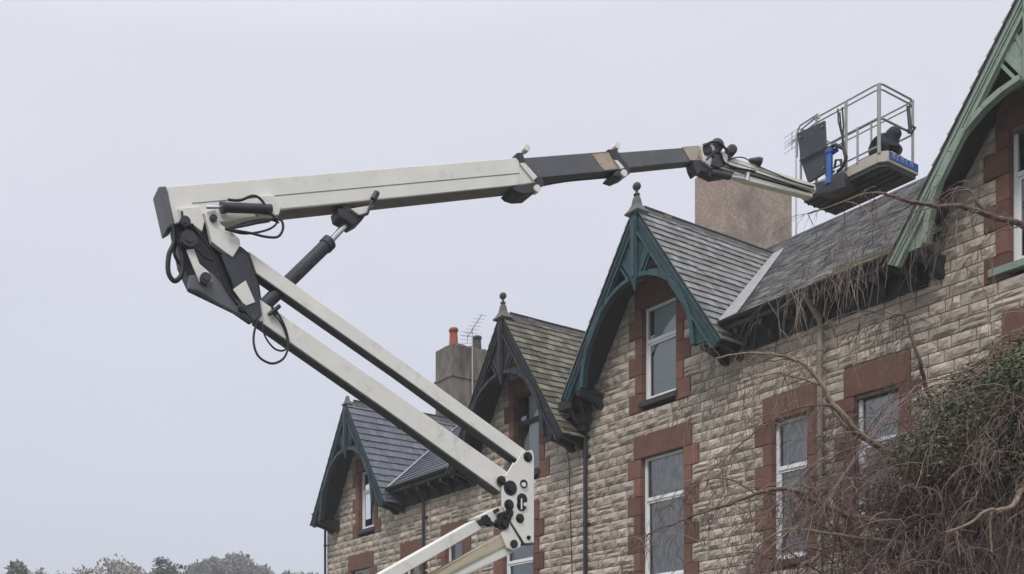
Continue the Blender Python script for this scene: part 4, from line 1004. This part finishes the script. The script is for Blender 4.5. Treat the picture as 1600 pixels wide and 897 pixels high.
LIMBS = [   # hand-laid limbs: (x, y, distance) along each, start radius, end radius, bark
    ([(1660, 380, 10.7), (1600, 352, 10.3), (1560, 341, 10.1), (1530, 331, 10), (1500, 322, 9.9), (1470, 322, 9.8), (1430, 317, 9.7), (1395, 308, 9.6), (1370, 301, 9.6), (1340, 306, 9.6), (1300, 322, 9.6), (1262, 334, 9.7)], .034, .006, 'bark'),
    ([(1545, 337, 10.1), (1527, 318, 10), (1518, 300, 10), (1500, 294, 10), (1480, 299, 9.9), (1462, 311, 9.9)], .012, .005, 'bark'),
    ([(1690, 720, 11), (1600, 745, 10.6), (1500, 742, 9.9), (1420, 720, 10.2), (1345, 680, 10), (1318, 648, 9.9), (1300, 630, 9.9), (1288, 606, 9.9), (1265, 577, 9.9), (1240, 561, 9.9), (1205, 553, 9.9), (1160, 552, 10), (1118, 560, 10)], .05, .007, 'bark_pale'),
    ([(1347, 684, 10), (1326, 672, 10), (1310, 655, 10), (1298, 634, 10), (1290, 622, 10)], .022, .012, 'bark_pale'),
    ([(1299, 634, 9.9), (1262, 634, 9.9), (1225, 645, 9.9), (1190, 668, 9.9), (1150, 700, 10), (1112, 735, 10), (1078, 760, 10)], .013, .004, 'bark'),
    ([(1500, 742, 9.9), (1465, 660, 10.2), (1446, 600, 10.1), (1436, 560, 10), (1424, 525, 10), (1412, 492, 10), (1380, 500, 10), (1350, 520, 10)], .028, .005, 'bark'),
    ([(1690, 700, 11), (1640, 735, 10), (1600, 762, 9.2), (1582, 789, 9), (1560, 797, 9), (1540, 798, 9), (1512, 819, 9), (1478, 832, 9)], .035, .010, 'bark_pale'),
    ([(1549, 796, 9), (1547, 820, 9), (1549, 862, 9)], .013, .008, 'bark_pale'),
    ([(1494, 828, 9), (1496, 846, 9), (1499, 868, 9)], .010, .006, 'bark_pale'),
    ([(1515, 640, 9.6), (1511, 672, 9.6), (1515, 712, 9.6), (1521, 760, 9.6)], .010, .007, 'bark_pale'),
    ([(1680, 520, 10.8), (1630, 535, 10.6), (1600, 543, 9.9), (1575, 556, 10.3), (1540, 580, 10.2), (1492, 603, 10.2), (1450, 640, 10.2)], .028, .007, 'bark_pale'),
    ([(1690, 830, 11), (1560, 850, 10.2), (1450, 830, 9.8), (1355, 812, 9.6), (1320, 803, 9.6), (1285, 788, 9.6), (1245, 768, 9.6), (1212, 764, 9.6), (1180, 772, 9.6), (1140, 788, 9.7), (1095, 802, 9.8), (1050, 820, 9.9), (1010, 836, 10), (975, 852, 10)], .045, .004, 'bark'),
    ([(1450, 850, 9.8), (1380, 845, 9.6), (1310, 836, 9.5), (1265, 828, 9.5), (1228, 828, 9.5), (1195, 846, 9.5), (1160, 880, 9.6)], .022, .006, 'bark_pale'),
    ([(1180, 772, 9.6), (1150, 752, 9.7), (1110, 748, 9.8), (1070, 770, 9.9), (1030, 800, 10)], .009, .003, 'bark'),
]
guides = []
for pts, r0, r1, bm in LIMBS:
    Q = jitter(smooth([wq(*p) for p in pts], 4), .006); n = len(Q)
    b = MB(); b.tube(Q, [r0 + (r1 - r0) * (i / (n - 1)) ** .8 for i in range(n)], 7); b.build('branch', bm, birch)
    guides.append((Q, .5 if bm == 'bark_pale' else 1))
crown = MB(); pale = MB()
def spray(mb, p, out, L, depth=0, grav=.28, r=.0042):
    P = droop(p, L, out, grav); tn = tr_.random(); strand(mb, P, r, r * .45, tn)
    if depth < 1:
        for k in range(tr_.randint(2, 4)):
            i = tr_.randint(1, 4); d = Vector((tr_.gauss(0, 1), tr_.gauss(0, 1), tr_.uniform(-.6, .5))).normalized()
            spray(mb, P[i], (P[i + 1] - P[i]).normalized() + d * .8, L * tr_.uniform(.35, .6), depth + 1, grav, r * .7)
# medium branches: arch out of the trunk side and hang
hubs = [(1690, 560), (1690, 640), (1690, 720), (1690, 800), (1690, 860), (1640, 900), (1560, 930), (1480, 940), (1400, 940), (1300, 950)]
def wanted():
    while True:
        x = tr_.uniform(1010, 1640); y = tr_.uniform(560, 960)
        top = 900 - (x - 1010) * .62 if x < 1300 else (720 - (x - 1300) * .2 if x < 1400 else 700 - (x - 1400) * .62)     # upper outline of the thicket
        dens = min(1, max(.0, (x - 980) / 420)) ** 1.4 * min(1, max(0, (y - top + 40) / 150))
        if y > top and tr_.random() < dens: return x, y
for k in range(260):
    x, y = wanted(); t1 = tr_.uniform(8.9, 11.4)
    c = [h for h in hubs if h[0] > x - 60]; hx, hy = tr_.choice(c)
    A = wq(hx + tr_.uniform(-30, 30), hy + tr_.uniform(-30, 30), tr_.uniform(10.3, 11.2)); B = wq(x, y, t1)
    mid = (A + B) / 2 + Vector((tr_.uniform(-.3, .3), tr_.uniform(-.3, .3), tr_.uniform(.15, .75))); q3 = (mid + B) / 2 + Vector((0, 0, tr_.uniform(.1, .35)))
    Q = jitter(smooth([A, mid, q3, B], 5), .012); strand(crown, Q, .010, .0035, tr_.random(), 4)
    guides.append((Q[6:], 1))
    for i in range(7, len(Q)):
        for _ in range(tr_.randint(1, 2)):
            spray(crown, Q[i], Vector((tr_.gauss(-.3, .7), tr_.gauss(0, .6), tr_.uniform(-.2, .7))), tr_.uniform(.25, .75))
for gi, (Q, wgt) in enumerate(guides[:len(LIMBS)]):
    for i in range(2, len(Q), 3 if gi < 2 else 1):
        px = Q[i].x / Q[i].y * FO + CX
        if px > 1640: continue
        for _ in range(2 if wgt == 1 else 1):
            spray(crown, Q[i], Vector((tr_.gauss(-.2, .7), tr_.gauss(0, .6), tr_.uniform(-.4, .6))), tr_.uniform(.2, .6), r=.0036)
# the paler long shoots that hang before the eaves
for (x0, y0, x1, y1, t0, nn) in ((1470, 322, 1320, 410, 9.8, 15), (1430, 318, 1240, 452, 9.7, 16), (1395, 309, 1190, 480, 9.7, 16), (1500, 323, 1400, 352, 9.9, 9), (1530, 331, 1450, 372, 9.9, 7), (1600, 352, 1500, 420, 10.1, 10), (1290, 606, 1150, 600, 9.9, 16), (1240, 561, 1090, 620, 9.9, 16), (1412, 492, 1260, 520, 10, 16)):
    A = wq(x0, y0, t0); B = wq(x1, y1, t0 + .2); mid = (A + B) / 2 + Vector((0, 0, .12))
    Q = jitter(smooth([A, mid, B], 7), .012); strand(crown, Q, .0075, .003, .4, 4)
    for k in range(nn):
        i = tr_.randint(5, len(Q) - 1); mb = pale if tr_.random() < .6 else crown
        P = droop(Q[i], tr_.uniform(.35, 1.0), Vector((tr_.gauss(-.25, .3), tr_.gauss(0, .25), tr_.uniform(-.7, .1))), .5, 7); strand(mb, P, .0034, .0018, tr_.random())
        for j in range(tr_.randint(1, 3)):
            m_ = tr_.randint(1, 5); P2 = droop(P[m_], tr_.uniform(.15, .4), Vector((tr_.gauss(0, .5), tr_.gauss(0, .5), -.4)), .3, 5); strand(mb, P2, .0026, .0016, tr_.random())
crown.build('crown', 'twig', birch); pale.build('pale_shoots', 'twig_pale', birch)

# ivy-clad tree: dark evergreen mass behind the birch twigs
IB = wq(1560, 760, 9.9)
ivy = empty('ivy_clad_tree', Matrix.Translation((IB.x, IB.y, 0)), 'dark evergreen ivy-clad bush bulging behind the birch twigs at the lower right', 'tree')
t_ = MB(); t_.tube([Vector((IB.x, IB.y, -.2)), wq(1556, 900, 9.9), wq(1550, 760, 9.9), wq(1570, 640, 9.9)], [.2, .17, .13, .06], 9); t_.build('trunk', 'bark', ivy)
lv = MB(); st = MB()
clusters = [(1580, 600, .42), (1545, 615, .40), (1600, 570, .35), (1500, 650, .42), (1470, 690, .45), (1560, 680, .55), (1610, 660, .5), (1440, 715, .30), (1520, 725, .42), (1590, 745, .5), (1470, 750, .22), (1395, 700, .13), (1640, 700, .6), (1500, 600, .18), (1460, 640, .2), (1352, 805, .10), (1545, 790, .28), (1620, 620, .45)]
CL = []
for cx_, cy_, r_ in clusters:
    for k in range(3):
        CL.append((wq(cx_ + tr_.uniform(-18, 18), cy_ + tr_.uniform(-16, 16), 9.75 + tr_.uniform(-.6, .7)), r_ * tr_.uniform(.5, .85)))
for c, r_ in CL:
    st_a = Vector((IB.x, IB.y, c.z - .5)); strand(st, smooth([st_a, (st_a + c) / 2 + Vector((0, 0, .15)), c], 4), .018, .006, .4, 5)
    for k in range(int(400 * (r_ / .3) ** 2)):
        d = Vector((tr_.gauss(0, 1), tr_.gauss(0, 1), tr_.gauss(0, 1))).normalized() * r_ * tr_.uniform(.25, 1.12)
        p = c + d; s_ = tr_.uniform(.009, .021)
        nrm = (d.normalized() + Vector((tr_.gauss(0, .6), tr_.gauss(0, .6), .3 + tr_.gauss(0, .5)))).normalized(); a = nrm.orthogonal().normalized()
        a = (Matrix.Rotation(tr_.uniform(0, 6.28), 3, nrm) @ a); b_ = nrm.cross(a)
        lv.add([p - a * s_, p - a * s_ * .2 + b_ * s_ * .8, p + a * s_ * 1.1, p - a * s_ * .2 - b_ * s_ * .8], [(0, 1, 2, 3)], tr_.random())
    for k in range(5):
        d = Vector((tr_.gauss(0, 1), tr_.gauss(0, 1), tr_.gauss(.2, 1))).normalized(); strand(st, droop(c, r_ * tr_.uniform(1, 1.6), d, .06, 5), .005, .002, tr_.random())
lv.build('crown', 'leaf_dark', ivy); st.build('stems', 'twig', ivy)

# ================================================================== HAZE
hz = MB(); hz.box(-260, 200, -30, 330, -1.5, 62)
hm = bpy.data.materials.new('haze_air'); hm.use_nodes = True; t = hm.node_tree; t.nodes.clear()
o_ = N(t, 'ShaderNodeOutputMaterial'); pv = N(t, 'ShaderNodeVolumePrincipled'); pv.inputs['Density'].default_value = 0.0014; pv.inputs['Color'].default_value = (1, 1, 1, 1)
pv.inputs['Anisotropy'].default_value = 0.1
t.links.new(pv.outputs[0], o_.inputs['Volume']); MATS['haze_air'] = hm
tag(hz.build('haze', 'haze_air'), kind='stuff')
